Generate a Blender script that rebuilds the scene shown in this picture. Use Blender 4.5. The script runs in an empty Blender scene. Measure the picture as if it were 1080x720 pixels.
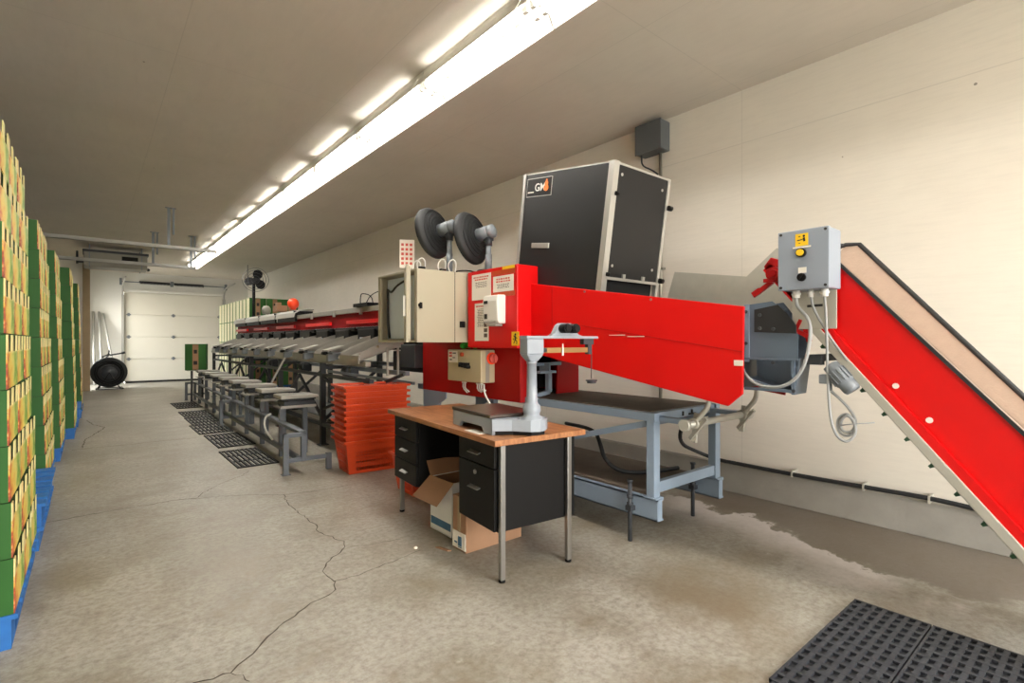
import bpy, bmesh, math, random
from mathutils import Vector, Matrix
random.seed(7)
PI = math.pi
SC = bpy.context.scene
COL = SC.collection

# ------------------------------------------------------------------ materials
def _nt(name):
    m = bpy.data.materials.new(name); m.use_nodes = True
    return m, m.node_tree, m.node_tree.nodes['Principled BSDF']

def N(nt, typ, **k):
    n = nt.nodes.new(typ)
    for a, b in k.items():
        if a in n.inputs: n.inputs[a].default_value = b
        else: setattr(n, a, b)
    return n

def mixc(nt, fac, a, b, blend='MIX'):
    n = nt.nodes.new('ShaderNodeMix'); n.data_type = 'RGBA'; n.blend_type = blend
    for sock, v in ((n.inputs[0], fac), (n.inputs[6], a), (n.inputs[7], b)):
        if isinstance(v, bpy.types.NodeSocket): nt.links.new(v, sock)
        elif isinstance(v, (int, float)): sock.default_value = v
        else: sock.default_value = (*v[:3], 1)
    return n.outputs[2]

def math_(nt, op, a, b=0.0, c=None, clamp=False):
    n = nt.nodes.new('ShaderNodeMath'); n.operation = op; n.use_clamp = clamp
    for i, v in enumerate((a, b) if c is None else (a, b, c)):
        if isinstance(v, bpy.types.NodeSocket): nt.links.new(v, n.inputs[i])
        else: n.inputs[i].default_value = v
    return n.outputs[0]

def ramp(nt, fac, stops):
    n = nt.nodes.new('ShaderNodeValToRGB')
    cr = n.color_ramp
    while len(cr.elements) < len(stops): cr.elements.new(0.5)
    for e, (p, c) in zip(cr.elements, stops):
        e.position = p; e.color = (c, c, c, 1) if isinstance(c, (int, float)) else (*c, 1)
    nt.links.new(fac, n.inputs[0])
    return n.outputs[0]

def noise(nt, vec, scale, detail=4, rough=0.55):
    n = N(nt, 'ShaderNodeTexNoise', Scale=scale, Detail=detail, Roughness=rough)
    nt.links.new(vec, n.inputs['Vector'])
    return n.outputs['Fac']

def coord(nt, kind='Object'):
    return nt.nodes.new('ShaderNodeTexCoord').outputs[kind]

def mat(name, col, rough=0.5, metal=0.0, var=0.12, scale=6.0, bump=0.0, spec=None, bscale=None):
    m, nt, b = _nt(name)
    c = coord(nt)
    f = noise(nt, c, scale)
    lo = tuple(max(0, x * (1 - var)) for x in col); hi = tuple(min(1, x * (1 + var)) for x in col)
    nt.links.new(mixc(nt, f, lo, hi), b.inputs['Base Color'])
    b.inputs['Roughness'].default_value = rough; b.inputs['Metallic'].default_value = metal
    if spec is not None: b.inputs['Specular IOR Level'].default_value = spec
    if bump:
        bn = N(nt, 'ShaderNodeBump', Strength=bump, Distance=0.01)
        nt.links.new(noise(nt, c, bscale or scale * 6), bn.inputs['Height'])
        nt.links.new(bn.outputs[0], b.inputs['Normal'])
    return m

def emis(name, col, strength):
    m, nt, b = _nt(name)
    b.inputs['Base Color'].default_value = (*col, 1)
    b.inputs['Emission Color'].default_value = (*col, 1)
    b.inputs['Emission Strength'].default_value = strength
    return m

def srgb(r, g, b):
    f = lambda x: (x / 255 / 12.92) if x / 255 <= 0.04045 else ((x / 255 + 0.055) / 1.055) ** 2.4
    return (f(r), f(g), f(b))

M = {}
M['red'] = mat('red enamel', srgb(208, 6, 8), 0.4, var=0.05, scale=2.5, spec=0.3)
M['red_dark'] = mat('worn red enamel', srgb(160, 8, 10), 0.45, var=0.15, scale=5, spec=0.25)
M['bluegrey'] = mat('blue grey paint', srgb(132, 148, 166), 0.45, var=0.1, scale=5)
M['steel'] = mat('grey steel paint', srgb(118, 124, 130), 0.45, var=0.12, scale=5)
M['darksteel'] = mat('dark steel', srgb(52, 55, 60), 0.5, var=0.25, scale=5)
M['chutegrey'] = mat('grey chute sheet', srgb(158, 154, 146), 0.45, metal=0.2, var=0.12, scale=6)
M['galv'] = mat('galvanised sheet', srgb(180, 177, 166), 0.45, metal=0.25, var=0.1, scale=14)
M['chrome'] = mat('chrome', srgb(170, 168, 164), 0.3, metal=1.0, var=0.05)
M['black'] = mat('black enamel', srgb(14, 13, 13), 0.5, var=0.2, spec=0.2)
M['blackpanel'] = mat('black composite panel', srgb(30, 30, 31), 0.42, var=0.08, scale=3, spec=0.35)
M['rubber'] = mat('black rubber', srgb(30, 31, 33), 0.65, var=0.25, scale=12)
M['matrubber'] = mat('grey worn rubber', srgb(50, 52, 58), 0.6, var=0.22, scale=10, bump=0.2)
M['alu'] = mat('aluminium profile', srgb(205, 203, 198), 0.35, metal=0.7, var=0.06)
M['cabinet'] = mat('beige grey cabinet', srgb(176, 168, 146), 0.42, var=0.05, scale=3)
M['cabinet_in'] = mat('pale cabinet backplate', srgb(215, 226, 238), 0.5, var=0.08)
M['beige'] = mat('beige plastic box', srgb(186, 174, 142), 0.45, var=0.06)
M['ctrl'] = mat('grey polyester box', srgb(140, 148, 160), 0.45, var=0.05)
M['castgrey'] = mat('grey cast iron paint', srgb(150, 158, 168), 0.35, var=0.1, scale=8)
M['white'] = mat('white plastic', srgb(232, 230, 224), 0.4, var=0.03)
M['paper'] = mat('white paper', srgb(236, 230, 218), 0.8, var=0.04)
M['ink'] = mat('black ink', srgb(40, 38, 36), 0.8, var=0.1)
M['redink'] = mat('red ink', srgb(205, 90, 80), 0.8, var=0.1)
M['tape'] = mat('brown packing tape', srgb(176, 62, 24), 0.35, var=0.15, scale=20)
M['yellow'] = mat('yellow sticker', srgb(240, 196, 30), 0.5, var=0.06)
M['orange'] = mat('orange plastic', srgb(216, 72, 26), 0.42, var=0.14, scale=10)
M['orangeball'] = mat('bright orange plastic', srgb(250, 70, 22), 0.4, var=0.05)
M['emblem'] = mat('orange emblem', srgb(240, 120, 40), 0.5, var=0.05)
M['cardboard'] = mat('brown cardboard', srgb(146, 110, 82), 0.8, var=0.1, scale=12)
M['whitecard'] = mat('white cardboard', srgb(228, 228, 226), 0.7, var=0.04)
M['bluelabel'] = mat('blue print', srgb(70, 110, 140), 0.7, var=0.3, scale=30)
M['belt'] = mat('tan conveyor belt', srgb(182, 162, 146), 0.65, var=0.1, scale=14, bump=0.25)
M['palletblue'] = mat('blue painted pallet wood', srgb(28, 100, 172), 0.65, var=0.35, scale=7, bump=0.3)
M['cgreen'] = mat('green carton', srgb(28, 88, 18), 0.62, var=0.1, scale=6)
M['cshade'] = mat('shade green carton inside', srgb(40, 62, 24), 0.8, var=0.1)  # carton green darkened to paint the shade inside the end notches
M['cream'] = mat('cream carton', srgb(226, 218, 186), 0.75, var=0.08)
M['cable'] = mat('grey cable', srgb(150, 152, 152), 0.5, var=0.06)
M['deckwood'] = mat('dirty plywood deck', srgb(92, 80, 68), 0.75, var=0.35, scale=9)
M['plate_brown'] = mat('stained steel platform', srgb(72, 62, 56), 0.28, metal=0.35, var=0.3, scale=8)
M['brass'] = mat('brass', srgb(150, 118, 74), 0.4, metal=0.6, var=0.15)
M['green_thing'] = mat('green plastic', srgb(60, 175, 50), 0.5, var=0.2, scale=30)
M['woodtrim'] = mat('pale timber trim', srgb(150, 130, 100), 0.7, var=0.15, scale=8)
M['greenplastic'] = mat('dark green cleat', srgb(34, 84, 52), 0.5)
M['darkgap'] = mat('unlit machine inside', srgb(20, 20, 22), 0.8)  # shade of the machine interiors put into a near-black colour
M['railsteel'] = mat('dark painted rail steel', srgb(96, 102, 110), 0.45, var=0.12, scale=5)
M['maroon'] = mat('deep red guard', srgb(132, 8, 14), 0.65, var=0.15, scale=5, spec=0.15)
M['slate'] = mat('slate blue chute', srgb(92, 106, 122), 0.42, var=0.12, scale=7)
M['doorwhite'] = mat('white door skin', srgb(228, 224, 212), 0.55, var=0.03, scale=3)
M['gasket'] = mat('grey seam', srgb(150, 146, 136), 0.7)
M['conduit'] = mat('zinc conduit', srgb(150, 146, 134), 0.4, metal=0.5, var=0.1)
M['jbox'] = mat('dark grey junction box', srgb(88, 92, 94), 0.5, var=0.08)
M['lightwhite'] = mat('white reflector', srgb(238, 236, 228), 0.35, var=0.02)
M['pipegrey'] = mat('grey pipe', srgb(168, 166, 160), 0.5, var=0.08)
M['unitgrey'] = mat('grey unit casing', srgb(140, 138, 128), 0.5, metal=0.3, var=0.15)
M['tube'] = emis('fluorescent tube', (1.0, 0.97, 0.92), 50.0)

def make_concrete():
    m, nt, b = _nt('stained concrete floor')
    c = coord(nt)
    sep = nt.nodes.new('ShaderNodeSeparateXYZ'); nt.links.new(c, sep.inputs[0])
    big = noise(nt, c, 0.55, 6, 0.6); mid = noise(nt, c, 2.3, 8, 0.65); fine = noise(nt, c, 30, 8, 0.75)
    a = mixc(nt, ramp(nt, big, [(0.3, 0.0), (0.7, 1.0)]), srgb(142, 136, 124), srgb(186, 182, 172))
    a = mixc(nt, ramp(nt, mid, [(0.36, 0.75), (0.54, 0.0)]), a, srgb(126, 114, 94))
    a = mixc(nt, math_(nt, 'MULTIPLY', ramp(nt, fine, [(0.3, 1.0), (0.58, 0.0)]), 0.7), a, srgb(104, 92, 74))
    sp = noise(nt, c, 5.5, 10, 0.75)
    a = mixc(nt, ramp(nt, sp, [(0.62, 0.0), (0.7, 0.7)]), a, srgb(190, 186, 176))
    # damp band along the wall with a ragged pale rim
    n1 = noise(nt, c, 3.2, 7, 0.65); n2 = noise(nt, c, 9.0, 5, 0.7)
    wob = math_(nt, 'ADD', math_(nt, 'MULTIPLY', math_(nt, 'SUBTRACT', n1, 0.5), 0.55), math_(nt, 'MULTIPLY', math_(nt, 'SUBTRACT', n2, 0.5), 0.22))
    # edge of damp: x = 3.75 - bulge towards the door
    y = sep.outputs['Y']; x = sep.outputs['X']
    bul = math_(nt, 'MULTIPLY', math_(nt, 'POWER', 2.718, math_(nt, 'MULTIPLY', math_(nt, 'POWER', math_(nt, 'SUBTRACT', y, 0.75), 2.0), -2.2)), 0.38)
    edge = math_(nt, 'SUBTRACT', 3.78, bul)
    d = math_(nt, 'ADD', math_(nt, 'SUBTRACT', x, edge), wob)
    ylim = ramp(nt, math_(nt, 'ADD', math_(nt, 'MULTIPLY', y, 0.2), math_(nt, 'MULTIPLY', wob, 0.2)), [(0.46, 1.0), (0.53, 0.0)])
    damp = math_(nt, 'MULTIPLY', ramp(nt, d, [(0.0, 0.0), (0.06, 1.0)]), ylim)
    rim = math_(nt, 'MULTIPLY', math_(nt, 'MULTIPLY', ramp(nt, math_(nt, 'ADD', d, 0.5), [(0.0, 0.0), (0.42, 0.85), (0.5, 1.0), (0.52, 0.0)]), ylim), ramp(nt, math_(nt, 'ADD', math_(nt, 'MULTIPLY', wob, 0.5), math_(nt, 'MULTIPLY', y, 0.2)), [(0.10, 0.0), (0.2, 1.0)]))
    a = mixc(nt, math_(nt, 'MULTIPLY', rim, 0.95), a, srgb(212, 204, 202))
    a = mixc(nt, math_(nt, 'MULTIPLY', damp, 0.8), a, srgb(112, 100, 88))
    # greasy patch in front of the machine frame
    v = nt.nodes.new('ShaderNodeVectorMath'); v.operation = 'DISTANCE'
    nt.links.new(c, v.inputs[0]); v.inputs[1].default_value = (2.45, 1.35, 0)
    g = ramp(nt, math_(nt, 'ADD', v.outputs['Value'], math_(nt, 'MULTIPLY', wob, 1.4)), [(0.08, 0.65), (0.5, 0.0)])
    a = mixc(nt, g, a, srgb(118, 100, 76))
    nt.links.new(a, b.inputs['Base Color'])
    r = mixc(nt, damp, ramp(nt, mid, [(0.3, 0.34), (0.7, 0.56)]), (0.36, 0.36, 0.36))
    nt.links.new(r, b.inputs['Roughness'])
    bn = N(nt, 'ShaderNodeBump', Strength=0.18, Distance=0.01)
    nt.links.new(fine, bn.inputs['Height']); nt.links.new(bn.outputs[0], b.inputs['Normal'])
    return m
M['floor'] = make_concrete()

def make_plaster(name, col, rough=0.75, seam_x=None, seam_z=None, axis='X', grain=True, stain=0.25, nails=True):
    """painted plywood sheets: faint grain, seams and nail heads"""
    m, nt, b = _nt(name)
    c = coord(nt)
    sep = nt.nodes.new('ShaderNodeSeparateXYZ'); nt.links.new(c, sep.inputs[0])
    mp = N(nt, 'ShaderNodeMapping'); mp.inputs['Scale'].default_value = (6, 1.2, 14)
    nt.links.new(c, mp.inputs['Vector'])
    gr = noise(nt, mp.outputs[0], 3.0, 6, 0.7)
    big = noise(nt, c, 0.9, 6, 0.6)
    a = mixc(nt, ramp(nt, big, [(0.3, 0.0), (0.75, 1.0)]), tuple(x * 0.93 for x in col), tuple(min(1, x * 1.04) for x in col))
    a = mixc(nt, ramp(nt, gr, [(0.35, stain), (0.55, 0.0)]), a, tuple(x * 0.82 for x in col))
    def seam(val, period, off, w):
        f = math_(nt, 'FRACT', math_(nt, 'DIVIDE', math_(nt, 'ADD', val, off), period))
        return math_(nt, 'LESS_THAN', f, w / period)
    s1 = seam(sep.outputs['Y'], 2.44, 0.3, 0.006)
    s2 = seam(sep.outputs[axis], *({'X': (1.22, -1.72 + 1.22 * 4, 0.006), 'Z': (3.0, 0.0, 0.008)}[axis]))
    s = math_(nt, 'MAXIMUM', s1, s2)
    a = mixc(nt, math_(nt, 'MULTIPLY', s, 0.22), a, tuple(x * 0.45 for x in col))
    if nails:
        vo = N(nt, 'ShaderNodeTexVoronoi', Scale=2.4); vo.inputs['Randomness'].default_value = 0.8
        nt.links.new(c, vo.inputs['Vector'])
        k = math_(nt, 'LESS_THAN', vo.outputs['Distance'], 0.022)
        a = mixc(nt, math_(nt, 'MULTIPLY', k, 0.7), a, srgb(90, 78, 66))
    nt.links.new(a, b.inputs['Base Color'])
    b.inputs['Roughness'].default_value = rough
    bn = N(nt, 'ShaderNodeBump', Strength=0.12, Distance=0.01)
    nt.links.new(gr, bn.inputs['Height']); nt.links.new(bn.outputs[0], b.inputs['Normal'])
    return m
M['wall'] = make_plaster('painted plywood wall', srgb(226, 219, 206), axis='Z')
M['ceiling'] = make_plaster('painted plywood ceiling', srgb(212, 203, 190), axis='X', stain=0.2)
M['backwall'] = mat('white painted back wall', srgb(226, 224, 218), 0.7, var=0.05, scale=1.5)
M['curb'] = mat('bare concrete curb', srgb(150, 146, 138), 0.85, var=0.22, scale=5, bump=0.3)

def make_woodtop():
    m, nt, b = _nt('wood grain desk top')
    c = coord(nt)
    mp = N(nt, 'ShaderNodeMapping'); mp.inputs['Scale'].default_value = (26, 2.2, 10)
    nt.links.new(c, mp.inputs['Vector'])
    g = noise(nt, mp.outputs[0], 1.6, 8, 0.65); w = noise(nt, c, 5, 8, 0.7)
    a = mixc(nt, ramp(nt, g, [(0.3, 0.0), (0.7, 1.0)]), srgb(120, 72, 42), srgb(178, 122, 76))
    a = mixc(nt, ramp(nt, w, [(0.5, 0.0), (0.72, 0.6)]), a, srgb(196, 146, 100))
    nt.links.new(a, b.inputs['Base Color']); b.inputs['Roughness'].default_value = 0.42
    return m
M['desktop'] = make_woodtop()

def make_print():
    """fruit picture print on a carton end: red, yellow and green patches across its width (local y)"""
    m, nt, b = _nt('printed carton end')
    c = coord(nt)
    oi = nt.nodes.new('ShaderNodeObjectInfo')
    sep = nt.nodes.new('ShaderNodeSeparateXYZ'); nt.links.new(c, sep.inputs[0])
    n1 = noise(nt, c, 16, 4, 0.6); n2 = noise(nt, c, 34, 5, 0.7)
    t = math_(nt, 'ADD', math_(nt, 'MULTIPLY', sep.outputs['Y'], 2.4), 0.5)
    t = math_(nt, 'ADD', t, math_(nt, 'MULTIPLY', math_(nt, 'SUBTRACT', n1, 0.5), 0.95))
    t = math_(nt, 'ADD', t, math_(nt, 'MULTIPLY', math_(nt, 'SUBTRACT', sep.outputs['Z'], 0.09), 1.3))
    cr = nt.nodes.new('ShaderNodeValToRGB')
    st = [(0.0, srgb(150, 60, 30)), (0.08, srgb(204, 100, 42)), (0.17, srgb(226, 168, 66)), (0.36, srgb(234, 208, 96)), (0.55, srgb(222, 214, 120)), (0.7, srgb(150, 182, 66)), (0.86, srgb(98, 152, 50)), (1.0, srgb(204, 206, 130))]
    while len(cr.color_ramp.elements) < len(st): cr.color_ramp.elements.new(0.5)
    for e, (p, col) in zip(cr.color_ramp.elements, st): e.position = p; e.color = (*col, 1)
    nt.links.new(t, cr.inputs[0])
    a = mixc(nt, ramp(nt, n2, [(0.6, 0.0), (0.7, 0.5)]), cr.outputs[0], srgb(246, 232, 170))
    a = mixc(nt, ramp(nt, sep.outputs['Z'], [(0.15, 0.0), (0.165, 0.75)]), a, srgb(238, 222, 160))
    nt.links.new(a, b.inputs['Base Color']); b.inputs['Roughness'].default_value = 0.55
    return m
M['print'] = make_print()

# ------------------------------------------------------------------ mesh builder
class MB:
    def __init__(s, Mx=None):
        s.bm = bmesh.new(); s.M = Mx; s.mi = 0
    def _v(s, p):
        p = Vector(p)
        return s.bm.verts.new(s.M @ p if s.M is not None else p)
    def _f(s, vs, smooth=False):
        try: f = s.bm.faces.new(vs)
        except ValueError: return
        f.material_index = s.mi; f.smooth = smooth
    def hexa(s, P):
        v = [s._v(p) for p in P]
        for q in ((0, 3, 2, 1), (4, 5, 6, 7), (0, 1, 5, 4), (1, 2, 6, 5), (2, 3, 7, 6), (3, 0, 4, 7)): s._f([v[i] for i in q])
        return s
    def box(s, x0, x1, y0, y1, z0, z1):
        return s.hexa([(x0, y0, z0), (x1, y0, z0), (x1, y1, z0), (x0, y1, z0), (x0, y0, z1), (x1, y0, z1), (x1, y1, z1), (x0, y1, z1)])
    def bar(s, p0, p1, w, h, up=(0, 0, 1)):
        p0, p1, up = Vector(p0), Vector(p1), Vector(up)
        d = (p1 - p0).normalized(); a = d.cross(up)
        if a.length < 1e-4: a = d.cross(Vector((0, 1, 0)))
        a.normalize(); b = a.cross(d).normalized()
        a *= w / 2; b *= h / 2
        return s.hexa([p0 - a - b, p0 + a - b, p1 + a - b, p1 - a - b, p0 - a + b, p0 + a + b, p1 + a + b, p1 - a + b])
    def ring(s, c, a, b, r, n):
        return [s._v(c + a * (r * math.cos(2 * PI * i / n)) + b * (r * math.sin(2 * PI * i / n))) for i in range(n)]
    def cyl(s, p0, p1, r0, r1=None, n=16, caps=True):
        r1 = r0 if r1 is None else r1
        p0, p1 = Vector(p0), Vector(p1); d = (p1 - p0).normalized()
        a = d.orthogonal().normalized(); b = d.cross(a)
        A = s.ring(p0, a, b, r0, n); B = s.ring(p1, a, b, r1, n)
        for i in range(n): s._f([A[i], A[(i + 1) % n], B[(i + 1) % n], B[i]], True)
        if caps: s._f(A[::-1]); s._f(B)
        return s
    def tube(s, pts, r, n=8, closed=False, sub=0):
        pts = [Vector(p) for p in pts]
        for _ in range(sub):                                        # Chaikin smoothing
            q = [] if closed else [pts[0]]
            m = len(pts)
            for i in range(m if closed else m - 1):
                a, b = pts[i], pts[(i + 1) % m]
                q += [a * .75 + b * .25, a * .25 + b * .75]
            if not closed: q.append(pts[-1])
            pts = q
        m = len(pts); rings = []; prev = None
        for i, p in enumerate(pts):
            if closed: d = pts[(i + 1) % m] - pts[i - 1]
            else: d = pts[min(i + 1, m - 1)] - pts[max(i - 1, 0)]
            d.normalize()
            a = d.orthogonal().normalized() if prev is None else (prev - d * prev.dot(d)).normalized()
            prev = a; rings.append(s.ring(p, a, d.cross(a), r, n))
        for i in range(m if closed else m - 1):
            A, B = rings[i], rings[(i + 1) % m]
            for k in range(n): s._f([A[k], A[(k + 1) % n], B[(k + 1) % n], B[k]], True)
        if not closed: s._f(rings[0][::-1]); s._f(rings[-1])
        return s
    def prism(s, poly, axis, a, b):
        f = {'x': lambda u, v, t: (t, u, v), 'y': lambda u, v, t: (u, t, v), 'z': lambda u, v, t: (u, v, t)}[axis]
        A = [s._v(f(u, v, a)) for u, v in poly]; B = [s._v(f(u, v, b)) for u, v in poly]; n = len(poly)
        s._f(A[::-1]); s._f(B)
        for i in range(n): s._f([A[i], A[(i + 1) % n], B[(i + 1) % n], B[i]])
        return s
    def lathe(s, prof, c, axis, n=28, smooth=True):
        c = Vector(c); d = Vector(axis).normalized(); a = d.orthogonal().normalized(); b = d.cross(a)
        R = [s.ring(c + d * t, a, b, max(r, 1e-4), n) for r, t in prof]
        for A, B in zip(R, R[1:]):
            for k in range(n): s._f([A[k], A[(k + 1) % n], B[(k + 1) % n], B[k]], smooth)
        s._f(R[0][::-1]); s._f(R[-1])
        return s
    def ball(s, c, r, n=16, squash=1.0):
        return s.lathe([(r * math.sin(PI * i / n), -r * squash * math.cos(PI * i / n)) for i in range(n + 1)], c, (0, 0, 1), n=20)
    def build(s, name, m, parent=None, local=False, bevel=0.0, kind=None):
        me = bpy.data.meshes.new(name)
        bmesh.ops.recalc_face_normals(s.bm, faces=s.bm.faces)
        if parent is not None and not local:
            r = parent
            while r.parent is not None: r = r.parent
            bmesh.ops.translate(s.bm, verts=s.bm.verts, vec=-r.location)
        s.bm.to_mesh(me); s.bm.free()
        for k in (m if isinstance(m, (list, tuple)) else [m]): me.materials.append(M[k] if isinstance(k, str) else k)
        o = bpy.data.objects.new(name, me); COL.objects.link(o)
        if parent is not None: o.parent = parent
        if bevel:
            bv = o.modifiers.new('bevel', 'BEVEL'); bv.width = bevel; bv.segments = 2; bv.limit_method = 'ANGLE'; bv.angle_limit = 0.7
        if kind: o['kind'] = kind
        return o

def tag(o, label, cat, group=None):
    o['label'] = label; o['category'] = cat
    if group: o['group'] = group
    return o
def thing(name, label, cat, loc=(0, 0, 0), rz=0.0, group=None):
    o = bpy.data.objects.new(name, None); COL.objects.link(o); o.empty_display_size = 0.1
    o.location = loc; o.rotation_euler = (0, 0, rz)
    return tag(o, label, cat, group)
def struct(name, mb, m, parent=None, **k):
    return mb.build(name, m, parent, kind=None if parent else 'structure', **k)
def copy_tree(o, parent=None):
    c = o.copy(); COL.objects.link(c); c.parent = parent
    for ch in o.children: copy_tree(ch, c)
    return c
def recenter(o):
    """single-mesh thing: put its origin at the base centre"""
    me = o.data
    xs = [v.co for v in me.vertices]
    lo = [min(v[i] for v in xs) for i in range(3)]; hi = [max(v[i] for v in xs) for i in range(3)]
    c = Vector(((lo[0] + hi[0]) / 2, (lo[1] + hi[1]) / 2, lo[2]))
    me.transform(Matrix.Translation(-c)); o.location = c
    return o
def lettering(txt, size, m, parent, Mx, name='lettering', shear=0.0, extr=0.0008):
    cu = bpy.data.curves.new('t', 'FONT'); cu.body = txt; cu.size = size; cu.extrude = extr; cu.shear = shear
    cu.align_x = 'LEFT'; cu.offset = size * 0.012
    o = bpy.data.objects.new('t', cu); COL.objects.link(o)
    dg = bpy.context.evaluated_depsgraph_get()
    me = bpy.data.meshes.new_from_object(o.evaluated_get(dg))
    bpy.data.objects.remove(o); bpy.data.curves.remove(cu)
    me.transform(Mx)
    r = parent
    while r is not None and r.parent is not None: r = r.parent
    if r is not None: me.transform(Matrix.Translation(-r.location))
    me.materials.clear(); me.materials.append(M[m])
    q = bpy.data.objects.new(name, me); COL.objects.link(q); q.parent = parent
    return q
def frame_m(o, ex, ey):
    ex, ey = Vector(ex).normalized(), Vector(ey).normalized(); ez = ex.cross(ey)
    return Matrix(((ex.x, ey.x, ez.x, o[0]), (ex.y, ey.y, ez.y, o[1]), (ex.z, ey.z, ez.z, o[2]), (0, 0, 0, 1)))

# ------------------------------------------------------------------ camera
TH = math.atan(445 / 540)
cam = bpy.data.cameras.new('camera'); cam.lens = 18.0; cam.sensor_width = 36.0; cam.clip_start = 0.05
co = bpy.data.objects.new('camera', cam); COL.objects.link(co)
co.location = (0, 0, 1.3); co.rotation_euler = (PI / 2, 0, -TH)
SC.camera = co

# ------------------------------------------------------------------ room shell
XW, XL, YN, YB, ZC = 4.33, -1.7, -4.0, 20.0, 3.46
struct('floor', MB().box(XL - .3, XW + .2, YN - .2, YB + .2, -.12, 0), 'floor')
struct('ceiling', MB().box(XL - .3, XW + .2, YN - .2, YB + .2, ZC, ZC + .12), 'ceiling')
struct('wall_right', MB().box(XW, XW + .15, YN - .2, YB + .2, .235, ZC), 'wall')
struct('baseboard_right', MB().box(XW - .06, XW + .15, YN, YB, 0, .238), 'curb', bevel=.006)
struct('wall_left', MB().box(XL - .15, XL, YN - .2, 17.5, 0, ZC), 'wall')
struct('wall_left_end', MB().box(XL - .15, -.02, 17.5, 17.65, 0, ZC).box(-.16, -.02, 17.65, 17.75, 0, ZC).box(-.16, -.02, 19.6, YB + .1, 0, ZC).box(-.16, -.02, 17.75, 19.6, 2.6, ZC), 'backwall')
struct('trim_1', MB().box(-.15, 0.0, 17.42, 17.52, 0, ZC), 'woodtrim')
struct('wall_back', MB().box(XL, .80, YB, YB + .15, 0, ZC).box(3.52, XW + .1, YB, YB + .15, 0, ZC).box(.80, 3.52, YB, YB + .15, 2.86, ZC), 'backwall')
# near end wall with the wide loading opening behind the camera
struct('wall_near', MB().box(XL, -.2, YN - .15, YN, 0, ZC).box(4.05, XW + .1, YN - .15, YN, 0, ZC).box(-.2, 4.05, YN - .15, YN, 3.0, ZC), 'wall')
struct('ground_outside', MB().box(-14, 18, -22, YN - .2, -.14, -.02).box(-14, XL - .3, YN - .2, 30, -.14, -.02), 'curb')

# cracks in the slab: thin dark fissures in the concrete
CR = {
 'a': ([(0.2, 2.235), (0.312, 2.275), (0.373, 2.26), (0.432, 2.255), (0.482, 2.305), (0.551, 2.374), (0.636, 2.442), (0.663, 2.486), (0.744, 2.524), (0.84, 2.596), (0.941, 2.615), (0.984, 2.665), (1.028, 2.753)], .0062),
 'b': ([(1.028, 2.753), (1.162, 2.74), (1.331, 2.774), (1.588, 2.826)], .0035),
 'c': ([(1.028, 2.753), (1.017, 2.926), (1.075, 3.013), (1.25, 3.168), (1.27, 3.271), (1.198, 3.538), (1.233, 3.673), (1.224, 3.998), (1.218, 4.296), (1.268, 4.582)], .005),
 'd': ([(1.25, 3.168), (1.361, 3.109), (1.581, 3.063)], .003),
 'e': ([(0.632, 4.937), (0.85, 4.869), (1.024, 4.783), (1.268, 4.582), (1.52, 4.529), (1.797, 4.517)], .005),
 'f': ([(0.675, 4.924), (0.756, 5.086), (0.958, 5.343), (1.153, 5.517), (1.231, 5.642)], .004),
 'g': ([(-0.263, 4.963), (-0.089, 4.973), (0.124, 4.996), (0.352, 4.986), (0.535, 4.987), (0.675, 4.951)], .007),
 'h': ([(-0.165, 8.072), (0.068, 8.085), (0.381, 8.061), (0.766, 8.072), (1.123, 8.046)], .008),
 'i': ([(-0.039, 10.948), (0.032, 10.35), (0.177, 9.899), (0.028, 9.167), (-0.055, 8.809), (-0.072, 8.165)], .009),
 'j': ([(0.43, 2.245), (0.454, 2.2), (0.471, 2.148)], .003)}
ck = MB()
for pts, w in CR.values():
    q = [Vector((*p, 0)) for p in pts]
    fine = []
    for a, b in zip(q, q[1:]):
        n = max(2, int((b - a).length / 0.035))
        for i in range(n):
            t = i / n; fine.append(a.lerp(b, t) + Vector((random.uniform(-1, 1), random.uniform(-1, 1), 0)) * .009)
    fine.append(q[-1])
    prev = None
    for i, p in enumerate(fine):
        d = (fine[min(i + 1, len(fine) - 1)] - fine[max(0, i - 1)]).normalized(); nrm = Vector((-d.y, d.x, 0)) * (w * random.uniform(.3, .85))
        cur = (ck._v(p - nrm + Vector((0, 0, .0012))), ck._v(p + nrm + Vector((0, 0, .0012))))
        if prev: ck._f([prev[0], prev[1], cur[1], cur[0]])
        prev = cur
M['crack'] = mat('crack in concrete', srgb(74, 64, 52), 0.9, var=0.2)
ck.build('floor_crack', 'crack', kind='structure')

# overhead sectional door on the back wall
d1 = bpy.data.objects.new('door_1', None); COL.objects.link(d1); d1.location = (2.16, 19.95, 0); d1['kind'] = 'structure'
for i in range(4):
    z0 = .06 + i * .695
    MB().box(.84, 3.50, 19.95, 19.99, z0, z0 + .685).build('door_panel', 'doorwhite', d1, bevel=.006)
MB().box(.84, 3.5, 19.965, 20.03, .0, .06).build('bottom_seal', 'rubber', d1)
MB().box(.81, 3.53, 19.985, 20.06, .03, 2.90).build('door_light_block', 'doorwhite', d1)  # added backing that stops sky light leaking between the panels
MB().box(.82, 3.54, 19.93, 19.99, 2.85, 2.93).build('header_trim', 'white', d1)
for i in range(3):
    z = .75 + i * .695
    for x in (.93, 2.10, 3.42):
        MB().box(x - .03, x + .03, 19.93, 19.95, z - .05, z + .05).box(x - .06, x + .06, 19.935, 19.95, z - .018, z + .018).build('hinge', 'steel', d1)
for x in (.78, 3.56):
    t = MB().box(x - .03, x + .03, 19.86, 19.98, 0, 2.75)
    t.tube([(x, 19.92, 2.7), (x, 19.88, 2.95), (x, 19.72, 3.06), (x, 19.4, 3.12), (x, 18.2, 3.14)], .022, 8, sub=1)
    t.build('track', 'pipegrey', d1)
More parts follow.
